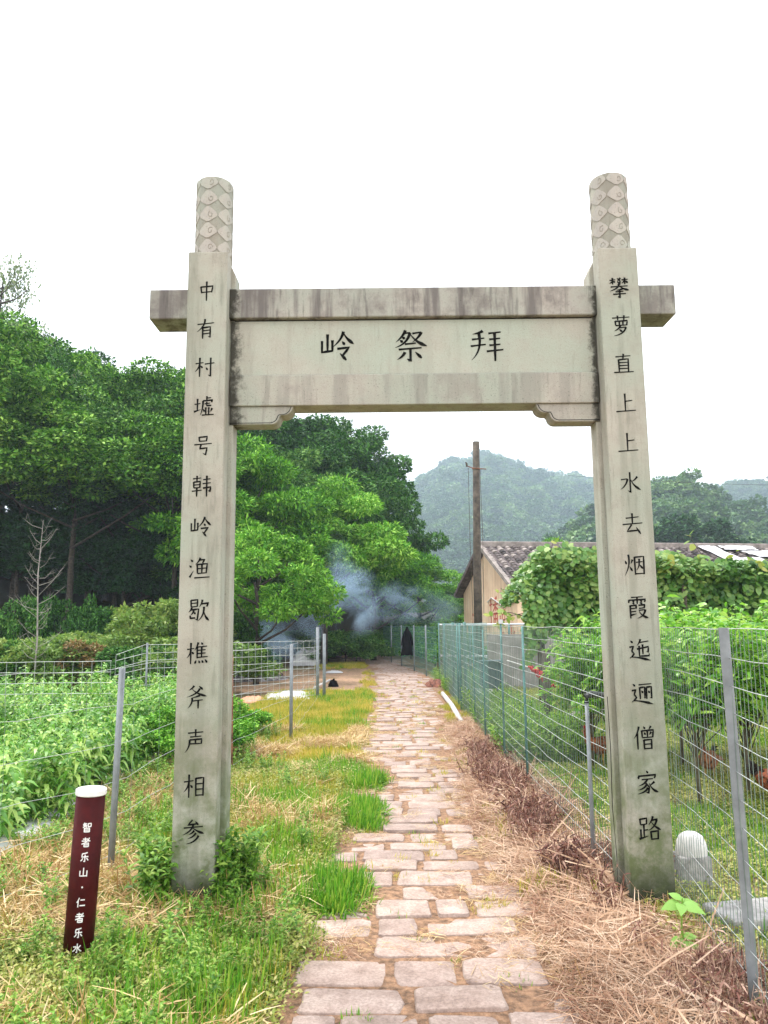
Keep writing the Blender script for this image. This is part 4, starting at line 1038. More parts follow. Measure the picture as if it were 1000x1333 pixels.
for s in (0, 1):
    def rf(u, v, h, s=s):     # u along the ridge, v down the slope from the ridge, h above
        y_ = v*cos(sl); zz = RH - v*sin(sl) + h*cos(sl)
        return (u, GWd/2 - y_ - h*sin(sl)*1 if s == 0 else GWd/2 + y_ + h*sin(sl), zz)
    vl = GWd/2/cos(sl) + .32
    w = MB(); w.prism([(-.22, 0), (LEN+.2, 0), (LEN+.2, vl), (-.22, vl)], 0.0, .06, rf); roof = w.build('roof', tile_m, house)
    tl = MB(); nu = int(LEN/.29)
    r = random.Random(8+s)
    for i in range(nu):
        u0 = -.15 + i*.29
        for j in range(18):
            v0 = .05 + j*(vl-.05)/18; v1 = v0 + vl/18*1.12; du = r.uniform(-.012, .012); rr2 = .09*r.uniform(.9, 1.1)
            Vt = []; 
            for v_, hh in ((v0, .055), (v1, .085)):
                for k in range(5):
                    a = pi*k/4; Vt.append(rf(u0+du+rr2*cos(a), v_, hh + rr2*.8*sin(a)))
            tl.add(Vt, [(k, k+1, k+6, k+5) for k in range(4)] + [(5, 6, 7, 8, 9)])
    tl.build('roof_tiles', tile2_m, roof, kind='stuff')
    v_ = MB(); v_.prism([(-.30, .0), (-.16, .0), (-.16, vl), (-.30, vl)], .02, .15, rf); v_.build('verge', ridge_m if s == 0 else tile_m, house)
w = MB(); w.box((LEN/2, GWd/2, RH+.12), (LEN+.5, .26, .22)); w.build('ridge', ridge_m, house, bevel=.04)
for i, (u0, u1, v0, v1) in enumerate(((8.0, 8.7, .1, 2.0), (8.9, 10.3, .05, .5), (9.4, 11.0, .6, 1.2), (9.0, 9.8, 1.3, 2.4), (10.4, 12.0, 1.4, 2.2), (11.3, 13.2, .1, 1.0))):
    r = random.Random(i); w = MB(); Vs = []
    for a in range(7):
        for c in range(7):
            Vs.append(rf_ := (lambda u, v, h: (u, GWd/2 - v*cos(sl) - h*sin(sl), RH - v*sin(sl) + h*cos(sl)))(u0+(u1-u0)*a/6 + .45*(c/6)*(i % 2 == 0) + r.uniform(-.05, .05), v0+(v1-v0)*c/6+r.uniform(-.05, .05), .17+r.uniform(0, .05)))
    w.add(Vs, [(a*7+c, a*7+c+1, a*7+c+8, a*7+c+7) for a in range(6) for c in range(6)])
    w.build('white_roof_sheet', sheet_m, house)
# painted characters on the gable, seen on the left face (x = 0 side, reading away from the viewer towards it)
def gw(u, v, h): return (-h, u, v)
mb = MB()
for ch, u, z, s, sx in (('播', 2.35, 2.0, 1.0, 1.0), ('造', 1.45, 1.9, .85, .8), ('目', 1.45, 1.05, .6, .8), ('火', .65, 1.15, 1.0, 1.0), ('公', 4.85, 1.75, .5, 1.0), ('六', 4.85, 1.15, .5, 1.0)):
    c = MB(); glyph(c, ch, -u, z, s, lambda a, v, h: (-h, -a, v), wid=.045, th=.004, sx=sx); c.build('painted_character', red_m, house)
w = MB(); w.tube([(-.03, 2.95, 2.32), (-.03, 2.45, 2.45), (-.03, 1.2, 2.12), (-.03, 0.1, 2.25)], .022, 5); w.build('wall_pipe', sheet_m, house)
# low grey shed wall seen behind the fence
w = MB(); w.box((0, 0, .62), (3.2, .08, 1.4)); s_ = w.build('asbestos_board_wall', plain('grey_board', (0.36, 0.33, 0.32), .9, var=.2, scale=3), None, label='low weathered grey board wall behind the hammock', category='wall'); s_.location = (4.1, 19.3, 0); s_.rotation_euler.z = .1

# ------------------------------------------------------------------ utility pole
wood_m = plain('dark_pole', (0.085, 0.068, 0.05), .9, var=.4, scale=6, bump=.5)
steel_m = plain('galvanised_steel', (0.24, 0.26, 0.27), .55, .3, var=.15)
teal_m = plain('green_coated_steel', (0.10, 0.22, 0.20), .5, .2, var=.2)
wire_m = plain('galvanised_wire', (0.50, 0.52, 0.50), .45, .4, var=.15)
upright_m = plain('dull_wire', (0.17, 0.23, 0.19), .6, .2, var=.2)
tealwire_m = plain('green_coated_wire', (0.13, 0.29, 0.26), .5, .1, var=.15)
rust_m = plain('rusty_steel', (0.24, 0.10, 0.06), .9, var=.4, scale=15)
pole = thing('utility_pole', 'tall dark utility pole in front of the gable wall', 'utility pole', (2.62, 22, 0))
p = MB(); p.tube([(0, 0, -.3), (0.03, 0, 3), (.1, 0, 6.86)], [.125, .115, .098], 14); p.build('shaft', wood_m, pole, True)
p = MB(); p.tube([(-.20, -.12, 6.12), (-.02, -.12, 6.05), (.36, -.12, 6.02)], .016, 6); p.build('crossarm', rust_m, pole)
p = MB(); p.tube([(-.20, -.12, 6.1), (-.21, -.12, 6.2)], .03, 7); p.tube([(-.21, -.12, 6.2), (-.24, -.12, 6.23)], .02, 7); p.build('insulator', wood_m, pole)
p = MB(); p.tube([(.08+.104*cos(a), .104*sin(a), 6.05) for a in np.linspace(0, 2*pi, 13)], .014, 5); p.build('clamp', rust_m, pole)
p = MB(); p.tube([(-.16, -.12, 6.06), (-.17, -.15, 4), (-.14, -.15, 1.8)], .007, 4); p.build('hanging_wire', wood_m, pole)
p = MB(); p.tube([(.18, -.12, 6.03), (.2, -.13, 4), (.17, -.14, 1.8)], .007, 4); p.build('hanging_wire', wood_m, pole)
for i, dz in enumerate((0, .9)):
    p = MB(); p.tube([(22+t*60, 90-t*8, 18.9+dz*1.2 - 3.2*sin(pi*t)*.5 - 1.2*t) for t in np.linspace(0, 1, 14)], .02, 4)
    p.build('power_line', wood_m, None, label='thin power line crossing the sky right of the gateway, %s of the two' % ('lower' if i == 0 else 'upper'), category='power line')

# ------------------------------------------------------------------ fences
def fence(name, label, pts, z0, z1, nh, dv, r, wmat, umat=None, wob=.012, wave=0.0):
    t = thing(name, label, 'fence', (pts[0][0], pts[0][1], 0)); o0 = Vector((pts[0][0], pts[0][1], 0))
    P = [Vector((p[0], p[1], 0)) for p in pts]
    segs = [(a, b_, (b_-a).length) for a, b_ in zip(P[:-1], P[1:])]
    rr_ = random.Random(hash(name) % 1000 if False else len(label))
    def along(d):
        for a, b_, L in segs:
            if d <= L or (a, b_, L) == segs[-1]: return a.lerp(b_, min(1, d/L))
            d -= L
    tot = sum(s[2] for s in segs); ns = max(2, int(tot/.45))
    zt = z1 if callable(z1) else (lambda d: z1)
    for i in range(nh):
        u = i/(nh-1); m_ = MB(); ph = rr_.uniform(0, 6)
        pp = []
        for k in range(ns+1):
            d = tot*k/ns; q = along(d) - o0; z = z0 + (zt(d)-z0)*u
            pp.append(q + Vector((rr_.uniform(-1, 1)*wob*.5, rr_.uniform(-1, 1)*wob, z + wob*rr_.uniform(-1, 1)*.6 + wave*sin(d*4+ph*.2)*(u < .98))))
        m_.tube(pp, r, 4, cap=False); m_.build('wire', wmat, t)
    v = MB(); d = 0
    while d < tot:
        q = along(d) - o0; zz = zt(d); e = rr_.uniform(-1, 1)*wob*.5
        v.tube([q + Vector((0, 0, z0)), q + Vector((e, e, (z0+zz)/2)), q + Vector((0, 0, zz))], r*.8, 3, cap=False); d += dv
    v.build('upright_wires', umat or (upright_m if wmat is wire_m else wmat), t, kind='stuff')
    return t
def post(par, x, y, h, r, mat, lean=(0, 0), name='post', label=None, flat=False, n=8):
    m_ = MB(); o0 = par.location
    a = Vector((x-o0.x, y-o0.y, -.15)); b_ = a + Vector((lean[0], lean[1], h+.15))
    if flat:
        for dx, dy, sx_, sy_ in ((0, 0, .045, .005), (0, .017, .005, .03)):
            m_.prism([(-sx_/2+dx, -sy_/2+dy), (sx_/2+dx, -sy_/2+dy), (sx_/2+dx, sy_/2+dy), (-sx_/2+dx, sy_/2+dy)], 0, 1, lambda u, v, h_: a.lerp(b_, h_)+Vector((u, v, 0)))
    else: m_.tube([a, a.lerp(b_, .5), b_], r, n)
    o = m_.build(name, mat, par, not flat)
    if label: o['label'] = label
    return o
f1 = fence('wire_mesh_fence', 'long wire mesh fence running beside the right edge of the path', [(1.38, 4.9), (1.37, 6), (1.37, 9.2), (1.40, 13), (1.47, 21.4)], .05, 1.56, 15, .062, .0024, wire_m)
for x, y, h, m_, lb in ((1.36, 5.34, 1.07, steel_m, 'short grey pipe post with a black elbow on top'), (1.37, 7.76, 1.57, teal_m, None), (1.37, 9.2, 1.60, teal_m, 'green post with a white cap'),
                        (1.38, 11.0, 1.5, teal_m, None), (1.40, 12.4, 1.57, teal_m, None), (1.41, 14.7, 1.6, teal_m, None), (1.42, 15.3, 1.6, teal_m, None), (1.45, 19.0, 1.6, teal_m, None), (1.47, 21.3, 1.62, teal_m, None)):
    post(f1, x, y, h, .013 if y < 14 else .024, m_, label=lb)
c = MB(); c.tube([(1.37-1.38, 9.2-4.9, 1.59), (1.37-1.38, 9.2-4.9, 1.64)], .026, 10); c.build('post_cap', sheet_m, f1)
c = MB(); c.tube([(-.02, .44, 1.06), (-.02, .44, 1.10), (.02, .47, 1.115), (.12, .5, 1.10), (.5, .6, 1.06)], [.02, .022, .022, .02, .02], 8); c.build('black_hose', plain('black_rubber', (.02, .02, .02), .5), f1, True)
f1b = fence('green_mesh_fence', 'green coated mesh fence between the pole and the path, overlapping the wire fence', [(1.50, 11.5), (1.52, 15), (1.56, 21.3)], .05, 1.60, 16, .075, .0032, tealwire_m)
for y in (14.9, 17.5): post(f1b, 1.52, y, 1.62, .03, teal_m)
f1c = fence('cross_fence', 'green mesh cross fence with a pale top rail meeting the path fence near the pole', [(1.50, 21.5), (4.6, 20.2)], .05, 1.5, 10, .11, .004, tealwire_m)
for x, y in ((1.6, 21.45), (2.3, 21.15), (3.3, 20.7)): post(f1c, x, y, 1.55, .028, teal_m)
c = MB(); c.tube([(0, 0, 1.56), (3.1, -1.3, 1.56)], .03, 8); c.build('top_rail', sheet_m, f1c)
c = MB(); c.tube([(0, 0, .72), (3.1, -1.3, .72)], .028, 8); c.build('lower_rail', sheet_m, f1c)
f2 = fence('curving_mesh_fence', 'far green mesh fence curving with the path bend, black jacket hung on it', [(1.44, 21.9), (1.1, 25.5), (.62, 30), (-.1, 35)], .05, 1.5, 10, .12, .004, tealwire_m)
for x, y in ((1.25, 24), (.98, 26.6), (.62, 30), (.25, 32.5)): post(f2, x, y, 1.55, .025, steel_m)
f3 = fence('near_wire_fence', 'sagging wire fence from the outer side of the right pillar towards the viewer', [(1.655, 4.66), (1.57, 4.05), (1.485, 3.37), (1.40, 2.75), (1.3, 2.0)], .03, 1.56, 14, .052, .0019, wire_m, wob=.018)
post(f3, 1.487, 3.37, 1.57, .02, steel_m, (-.02, 0), flat=True, label='grey steel angle post')
# left side
f4 = fence('slack_wire_fence', 'slack wire fence between the field and the grassy verge left of the gateway', [(-3.3, 2.6), (-1.77, 5.17), (-1.72, 6.6), (-1.66, 8.54), (-1.32, 10.97), (-1.42, 17.0)], .12, 1.32, 6, .55, .0015, wire_m, wob=.03)
post(f4, -1.77, 5.17, 1.33, .022, steel_m, (.03, 0), label='grey steel post beside the maroon bollard')
post(f4, -1.66, 8.54, 1.28, .016, rust_m, (-.02, 0), label='thin rusty post just right of the left pillar')
post(f4, -1.32, 10.97, 1.33, .024, steel_m)
post(f4, -1.62, 13.4, .85, .012, rust_m, label='thin short rusty rod')
post(f4, -1.47, 16.9, 1.55, .035, steel_m, name='flat_post'); post(f4, -1.34, 17.1, 1.4, .035, steel_m, name='flat_post')
f5 = fence('back_field_fence', 'square mesh fence along the back of the field, left of the left pillar', [(-7.5, 10.8), (-3.85, 11.0)], .1, 1.12, 8, .13, .0034, wire_m, wire_m)
f6 = fence('yard_fence', 'square mesh fence with a curled end between the field and the smoking yard', [(-4.9, 14.2), (-4.4, 14.4), (-1.42, 17.0)], .1, (lambda d: 1.26 if d > .3 else 1.1), 9, .15, .0045, wire_m, wire_m, wob=.02)
post(f5, -5.9, 10.9, 1.15, .02, steel_m); post(f6, -4.4, 14.4, 1.3, .02, steel_m)

# ------------------------------------------------------------------ maroon bollard sign
maroon_m = plain('maroon_paint', (0.055, 0.005, 0.005), .55, var=.25, scale=9)
white_m = plain('white_paint', (0.78, 0.76, 0.74), .5, var=.08, scale=20)
maroon_m.node_tree.nodes['Principled BSDF'].inputs['Specular IOR Level'].default_value = .12
bol = thing('marker_post', 'maroon cylindrical marker post with a white cap and white characters in the grass', 'sign post', (-1.50, 3.97, 0))
bol.rotation_euler = (0, radians(2.4), 0)
BR = .069
c = MB(); c.tube([(0, 0, -.1), (0, 0, .35), (0, 0, .785)], BR, 32); c.build('shaft', maroon_m, bol, True)
c = MB(); c.tube([(0, 0, .779), (0, 0, .782), (0, 0, .805), (0, 0, .809)], [BR+.001, BR+.0045, BR+.0045, BR-.002], 32); c.build('cap', white_m, bol, bevel=.002)
for i, ch in enumerate('智者乐山·仁者乐水'):
    def bf(u, v, h): a = -pi/2 + .10 + u/BR; return ((BR+h)*cos(a), (BR+h)*sin(a), v)
    mb = MB(); glyph(mb, ch, .012, .640-i*.0685, .045, bf, wid=.056 if ch != '·' else .08, th=.001, flat=True, sx=.92); mb.build('white_character', white_m, bol)

# ------------------------------------------------------------------ leafy orchard saplings, vine
peach_m = leaf_mat('peach_leaf', [(0.08, 0.26, 0.02), (0.20, 0.46, 0.035), (0.46, 0.66, 0.12)], 0.2, 1.5, 0.4, 0.35, 0.5)
def peach_mesh(seed, R=.75, h=1.85, n_=3800, shoots=46):
    r = np.random.default_rng(seed); parts = []; st = MB()
    a = r.uniform(0, 2*pi, shoots); P0 = np.zeros((shoots, 3)); P0[:, 2] = r.uniform(.3, .9, shoots)
    tip = np.stack([np.cos(a)*R*r.uniform(.2, 1, shoots), np.sin(a)*R*r.uniform(.2, 1, shoots), h*r.uniform(.55, 1.0, shoots)], 1)
    tip[:, 2] -= .25*(np.hypot(tip[:, 0], tip[:, 1])/R)**2
    for p, q in zip(P0, tip):
        m_ = (p+q)/2 + np.array([0, 0, .05]); st.tube([(0, 0, p[2]), tuple(m_), tuple(q)], [.006, .0045, .0025], 4)
    st.tube([(0, 0, -.1), (0.02, 0, .5), (0, 0, 1.0)], [.024, .02, .012], 7)
    j = r.integers(0, shoots, n_); u = r.uniform(.25, 1.02, n_)**.7
    m_ = (P0+tip)/2 + np.array([0, 0, .05])
    C = ((1-u)**2)[:, None]*P0[j] + (2*u*(1-u))[:, None]*m_[j] + (u**2)[:, None]*tip[j] + r.normal(0, .045, (n_, 3))
    C[:, 2] = np.maximum(C[:, 2], .62 + r.uniform(0, .3, n_))
    D = unit(r.normal(size=(n_, 3))*np.array([1, 1, .4]) + unit(tip-P0)[j]*.3); D[:, 2] += .35
    Nn = np.array([[0, 0, 1.]]) + r.normal(0, .45, (n_, 3))
    L = .13*r.uniform(.6, 1.2, n_)
    return fast_mesh('foliage', *ribbons(C, D, Nn, L, L*.15, r.uniform(.25, .9, n_), [(0, .25), (.3, 1), (.65, .85), (1, .08)]), True), st.mesh('stem', True)
twig_m = plain('sapling_bark', (.12, .10, .06), .9, var=.3)
pm = [peach_mesh(600+i) for i in range(3)]
PL = [(2.30, 8.9, .88, 'bright leafy peach sapling left of the right pillar, arching over the hammock'), (2.75, 9.8, .92, 'leafy peach sapling behind the one left of the right pillar'), (2.7, 6.9, .93, 'bright leafy peach sapling just right of the right pillar behind the wire'),
      (3.35, 7.4, .96, 'leafy peach sapling behind the steel angle post'), (4.05, 7.9, .95, 'leafy peach sapling at the right picture edge behind the wire'), (3.3, 8.9, 1.0, 'leafy peach sapling in the second row right of the right pillar'),
      (4.2, 9.6, 1.03, 'leafy peach sapling in the second row near the right picture edge'), (5.0, 8.9, 1.0, 'leafy peach sapling outermost to the right in the hen run')]
for i, (x, y, s, lb) in enumerate(PL):
    t = thing('peach_sapling', lb, 'fruit tree', (x, y, 0), i*1.3, 'peach saplings in the hen run'); f, st = pm[i % 3]
    t.scale = (s*1.05, s*1.05, s)
    obj('foliage', f, peach_m, t); obj('stem', st, twig_m, t)

vine_m = leaf_mat('vine_leaf', [(0.05, 0.15, 0.025), (0.13, 0.29, 0.05), (0.30, 0.42, 0.10)], 0.35, 0.8, 0.3, 0.4, 0.5)
vt = thing('grape_vine', 'big leafy vine sprawling over a trellis in front of the tiled roof', 'vine', (6.5, 14.5, 0))
n_ = 62000
x = rng.uniform(-4.1, 4.6, n_); yv = rng.uniform(-1.5, 1.5, n_)
top = 1.02*(2.06 - .10*sstep(1.5, 3.5, x) + .30*sstep(-.6, -1.8, x) + .30*vnoise(x, yv, .8, 3) + .30*vnoise(x, yv, 2.2, 4) - .5*sstep(-3.7, -4.15, x)) + .16*(vnoise(x, yv, 5.0, 6)-.5)
face = rng.uniform(0, 1, n_) < .5
q = rng.uniform(0, 1, n_)**1.8
z = np.where(face, top - q*(1.9-.45*sstep(-2.2, -3.4, x))*(.6+.6*vnoise(x, x*0, 1.5, 9)), top - rng.uniform(0, .28, n_))
yv = np.where(face, -1.5 + rng.uniform(-.25, .25, n_) + .45*vnoise(x, z, 1.6, 8) + .25*vnoise(x, z, 4.2, 18), yv)
Nn = np.where(face[:, None], np.array([[0, -1, .7]]), np.array([[0, -.2, 1.]])) + rng.normal(0, .45, (n_, 3))
P = np.stack([x, yv, z], 1); L = .092*rng.uniform(.5, 1.3, n_)
D = rng.normal(size=(n_, 3))*np.array([1, .6, .6]) + np.array([0, -.1, -.5])
D = D - unit(Nn)*np.sum(D*unit(Nn), 1, keepdims=True)
V, F = ribbons(P, D, Nn, L, L*.48, .15, [(0, .3), (.3, 1), (.7, .8), (1, .12)])
obj('foliage', fast_mesh('foliage', V, F, True), vine_m, vt)
# free shoots
sp = MB(); lp = []; r = random.Random(4)
for i in range(30):
    x0 = r.uniform(-4.1, 4.4); a = Vector((x0, -1.2, 2.3)); d = Vector((r.uniform(-.5, .5), r.uniform(-.4, 0), r.uniform(.25, .8 if i % 6 else 1.1)))
    if i > 26: a = Vector((-4.0, -1.2, r.uniform(1.2, 2.3))); d = Vector((-r.uniform(.3, .95), r.uniform(-.3, .3), r.uniform(-.3, .25)))
    sp.tube([a, a+d*.5+Vector((0, 0, .06)), a+d], [.008, .006, .003], 4)
    for k in range(11): lp.append(a + d*(k/10) + Vector((r.uniform(-.07, .07), r.uniform(-.07, .07), r.uniform(-.04, .07))))
P = np.array([tuple(p) for p in lp]); k = len(P); L = .12*rng.uniform(.5, 1.2, k)
V, F = ribbons(P, rdir(k)+np.array([0, -.2, -.3]), np.array([[0, -.6, 1.]])+rng.normal(0, .4, (k, 3)), L, L*.45, .2, [(0, .3), (.3, 1), (.7, .8), (1, .12)])
obj('shoot_leaves', fast_mesh('shoot_leaves', V, F, True), leaf_mat('young_vine_leaf', [(.16, .30, .05), (.33, .42, .07), (.5, .48, .14)], .2, 2, .4), vt)
for i in range(10):
    x0 = -3.8+i*.9; sp.tube([(x0, -.6, -.1), (x0+.1, -.7, 1.2), (x0+.2, -.8, 2.35)], [.03, .025, .015], 6)
sp.build('stems', bark_m, vt, True)
for x in (-3.9, -1.4, 1.2, 3.8):
    p = MB(); p.tube([(x, -1.35, -.1), (x, -1.35, 2.2)], .04, 8); p.build('trellis_post', wood_m, vt)

# pale-edged leaf plant poking through the wire at the picture's right, and the broad-leaved seedling by the pillar
broad_m = leaf_mat('broad_leaf', [(0.16, 0.36, 0.06), (0.26, 0.50, 0.10), (0.40, 0.62, 0.2)], .1, 3, .35)
pl = thing('broad_leaved_plant', 'small plant with large pale green leaves at the foot of the right pillar', 'plant', (1.46, 4.02, -.04))
stx = MB(); stx.tube([(0, 0, -.03), (-.03, -.02, .15), (-.02, -.03, .30)], [.006, .005, .003], 5); stx.build('stem', weed_m, pl)
for i, (z, az, L, tl_) in enumerate([(.27, 3.3, .10, .2), (.275, 4.3, .09, .1), (.27, 5.6, .10, .15), (.27, .2, .085, .3), (.28, 1.5, .07, .5), (.11, 3.7, .10, .1), (.105, 5.0, .11, -.1), (.12, .2, .07, .3), (.29, 2.4, .07, .7)]):
    D = np.array([[cos(az), sin(az), tl_]]); Nn = np.array([[-.2*cos(az), -.8-.2*sin(az), 1.]])
    V, F = ribbons(np.array([[-.025, -.03, z]]), D, Nn, [L*1.15], [L*.30], [.35], [(0, .1), (.12, .6), (.3, 1), (.5, .95), (.7, .65), (.87, .28), (1, .03)])
    obj('leaf', fast_mesh('leaf', V, F, True), broad_m, pl)

# ------------------------------------------------------------------ things in the hen run and on the verge
def hen(label, x, y, rz, cbody, s=1.0):
    t = thing('hen', label, 'chicken', (x, y, 0), rz, 'hens in the run'); t.scale = (s, s, s)
    bm_ = plain('hen_feathers', cbody, .7, var=.45, scale=22, bump=.4); dk = plain('dark_tail_feathers', (.025, .018, .015), .5, var=.3)
    rd = plain('comb_red', (.5, .02, .02), .5); yl = plain('hen_leg', (.45, .28, .08), .7)
    b_ = MB(); b_.tube([(-.17, 0, .27), (-.13, 0, .255), (-.06, 0, .215), (.02, 0, .20), (.09, 0, .22), (.135, 0, .275), (.155, 0, .33), (.168, 0, .365), (.185, 0, .372), (.198, 0, .366)],
                       [.015, .05, .088, .098, .082, .052, .034, .030, .024, .008], 14, sq=1.05)
    o = b_.build('body', bm_, t, True); sm = o.modifiers.new('s', 'SUBSURF'); sm.levels = sm.render_levels = 1
    r = np.random.default_rng(3); k = 16
    P = np.tile(np.array([[-.14, 0, .27]]), (k, 1)) + r.normal(0, .012, (k, 3)); an = r.uniform(.9, 1.9, k)
    D = np.stack([-np.cos(an-.6), r.normal(0, .18, k), np.sin(an-.2)], 1)
    V, F = ribbons(P, D, np.array([[0, 1., 0.]])+r.normal(0, .1, (k, 3)), r.uniform(.10, .17, k), .018, r.uniform(.2, .6, k), [(0, .7), (.4, 1), (.8, .9), (1, .3)])
    obj('tail', fast_mesh('tail', V, F, True), dk, t)
    for sgn in (-1, 1):
        w_ = MB(); w_.tube([(.05, sgn*.085, .235), (-.03, sgn*.098, .225), (-.10, sgn*.075, .235), (-.14, sgn*.05, .25)], [.02, .05, .036, .008], 8, sq=.35); w_.build('wing', bm_, t, True)
        g_ = MB(); g_.tube([(-.0, sgn*.04, .13), (.01, sgn*.045, .07), (.0, sgn*.045, .012)], [.016, .008, .007], 6)
        for a in (-.5, 0, .5, 3.1): g_.tube([(0, sgn*.045, .012), (.045*cos(a), sgn*.045+.045*sin(a), .006)], [.006, .003], 4)
        g_.build('leg', yl, t)
    c_ = MB(); c_.prism([(.165, .39), (.16, .415), (.172, .405), (.178, .425), (.186, .408), (.196, .418), (.198, .39)], -.004, .004, lambda u, v, h: (u, h, v)); c_.build('comb', rd, t)
    c_ = MB(); c_.tube([(.196, 0, .366), (.222, 0, .357)], [.010, .002], 6); c_.build('beak', yl, t)
    c_ = MB(); c_.tube([(.19, 0, .36), (.193, 0, .335)], [.005, .010], 6); c_.build('wattle', rd, t)
    return t
hen('brown hen with a black tail pecking beside the pipe post left of the right pillar', 2.42, 8.95, pi+.25, (.27, .085, .03), 1.08)
hen('orange-brown hen behind the mesh right of the right pillar', 3.28, 8.1, pi+.9, (.33, .12, .05), .95)
hen('red-brown hen partly cut off by the right picture edge', 3.38, 7.0, .3, (.33, .09, .035), 1.05)

# hammock
hm = thing('hammock', 'sagging red net hammock slung by the dark post behind the mesh fence', 'hammock', (2.22, 12.0, .08)); hm.scale = (.72, .72, .95)
hmat = plain('red_net', (0.62, 0.03, 0.05), .7, var=.25, scale=25)
hs = MB(); A0 = Vector((0, 0, .88)); A1 = Vector((1.0, .25, .70)); na_, nb_ = 22, 8; Vh = []
for i in range(na_+1):
    u = i/na_; wv = .02 + .36*sin(pi*u)**.7; c_ = A0.lerp(A1, u) + Vector((0, 0, -.22*sin(pi*u)))
    for j in range(nb_+1): 
        v = j/nb_-.5; Vh.append(c_ + Vector((.1*v, wv*v, wv*v*v*1.6+.02*sin(i*2.1+j))))
for i in range(na_):
    for j in range(nb_+1): hs.tube([Vh[i*(nb_+1)+j], Vh[(i+1)*(nb_+1)+j]], .013, 3, cap=False)
    for j in range(nb_): hs.tube([Vh[i*(nb_+1)+j], Vh[i*(nb_+1)+j+1]], .012, 3, cap=False)
hs.build('net', hmat, hm)
hs = MB(); hs.tube([A0, A0+Vector((-.5, 0, .12))], .01, 4); hs.tube([A1, A1+Vector((.5, .1, .15))], .01, 4); hs.build('cord', white_m, hm)
dp = MB(); dp.tube([(0, 0, -.2), (0, 0, 1.25)], .085, 10); o = dp.build('wooden_post', wood_m, None, True, label='stout dark wooden post standing in front of the red hammock', category='post'); o.location = (2.42, 11.75, 0); o.scale = (.72, .72, .95)
dp = MB(); dp.box((0, 0, .55), (.42, .35, .5)); dp.box((0, 0, .82), (.46, .39, .05)); dp.box((-.15, 0, .15), (.05, .3, .3)); dp.box((.15, 0, .15), (.05, .3, .3))
o = dp.build('feed_box', plain('blue_grey_paint', (.06, .11, .13), .6, var=.2), None, bevel=.01, label='small dark blue-grey box on legs behind the mesh by the utility pole', category='box'); o.location = (2.15, 16.0, 0)

def pipe(name, label, pts, r, mat, cat='pipe'):
    m_ = MB(); m_.tube(pts, r, 10); return m_.build(name, mat, None, True, label=label, category=cat)
pvc_m = plain('weathered_pvc', (.62, .60, .57), .5, var=.15, scale=6)
pipe('white_pipe', 'white plastic pipe lying along the right edge of the path', [(1.27, 17.6, .05), (1.26, 15, .05), (1.20, 12.6, .045)], .045, pvc_m)
pipe('white_pipe', 'white pipe lying across the ground inside the green mesh fence', [(1.6, 17.9, .12), (2.35, 17.4, .10)], .05, pvc_m)
pipe('white_pipe', 'short white pipe lying slantwise inside the mesh fence below the pole', [(1.98, 16.6, .1), (2.05, 14.8, .06)], .07, pvc_m)
pipe('bamboo_rail', 'pale bent pole lying on the ground in the hen run beside the brown hen', [(1.95, 10.6, .12), (2.4, 11.4, .2), (2.95, 12.4, .18), (3.7, 12.6, .2), (4.3, 12.4, .18)], .035, plain('grey_bamboo', (.42, .38, .34), .8, var=.2))

tub = thing('concrete_trough', 'grey concrete block with an upturned white tub on it, right of the right pillar', 'trough', (1.86, 4.95, -.02)); tub.scale = (.62, .62, .78)
conc_m = plain('rough_concrete', (.33, .315, .30), .9, var=.25, scale=10, bump=.5)
c = MB(); c.box((0, 0, .13), (.30, .26, .28)); c.build('block', conc_m, tub, bevel=.015)
c = MB()
for_v = []; nn = 20
prof_ = [(.15, .27), (.152, .30), (.142, .36), (.11, .41), (.06, .435), (.0005, .44)]
c.add([(r_*cos(2*pi*k/nn), r_*.85*sin(2*pi*k/nn), z) for r_, z in prof_ for k in range(nn)], [(i*nn+k, i*nn+(k+1) % nn, (i+1)*nn+(k+1) % nn, (i+1)*nn+k) for i in range(len(prof_)-1) for k in range(nn)])
c.build('upturned_tub', pvc_m, tub, True)
for i, (x, y, sx, sy, rz, lb) in enumerate(((2.0, 4.35, .55, .28, .2, 'pale concrete slab lying behind the wire beside the leafy plant'), (2.25, 3.75, .6, .3, .35, 'pale concrete slab nearest the viewer behind the steel angle post'))):
    c = MB(); c.box((0, 0, .04), (sx, sy, .10)); o = c.build('concrete_slab', conc_m, None, bevel=.012, label=lb, category='slab'); o.location = (x, y, 0); o.rotation_euler.z = rz

# black jacket on the far fence
jk = thing('black_jacket', 'long black jacket hung on the far fence at the bend of the path', 'jacket', (.76, 27.0, 0))
c = MB(); nn = 22; lv = [(1.50, .025, .03), (1.42, .06, .05), (1.32, .10, .08), (1.1, .13, .10), (.85, .18, .13), (.62, .22, .15), (.54, .23, .15)]; Vj = []
for i, (z, a, d) in enumerate(lv):
    for k in range(nn):
        w_ = 2*pi*k/nn; f_ = 1 + (.10*sin(w_*5+i*.4))*(i/6)
        Vj.append((a*cos(w_)*f_, d*sin(w_)*f_, z + .03*sin(w_*3)*(i == 6)))
c.add(Vj, [(i*nn+k, i*nn+(k+1) % nn, (i+1)*nn+(k+1) % nn, (i+1)*nn+k) for i in range(6) for k in range(nn)] + [tuple(range(nn))])
blk_m = plain('black_cloth', (.008, .008, .009), .95, var=.3); blk_m.node_tree.nodes['Principled BSDF'].inputs['Specular IOR Level'].default_value = .05
c.build('jacket_body', blk_m, jk, True)
for s in (-1, 1):
    c = MB(); c.tube([(s*.07, -.02, 1.34), (s*.14, -.05, 1.1), (s*.18, -.08, .86)], [.04, .052, .04], 9); c.build('sleeve', blk_m, jk, True)

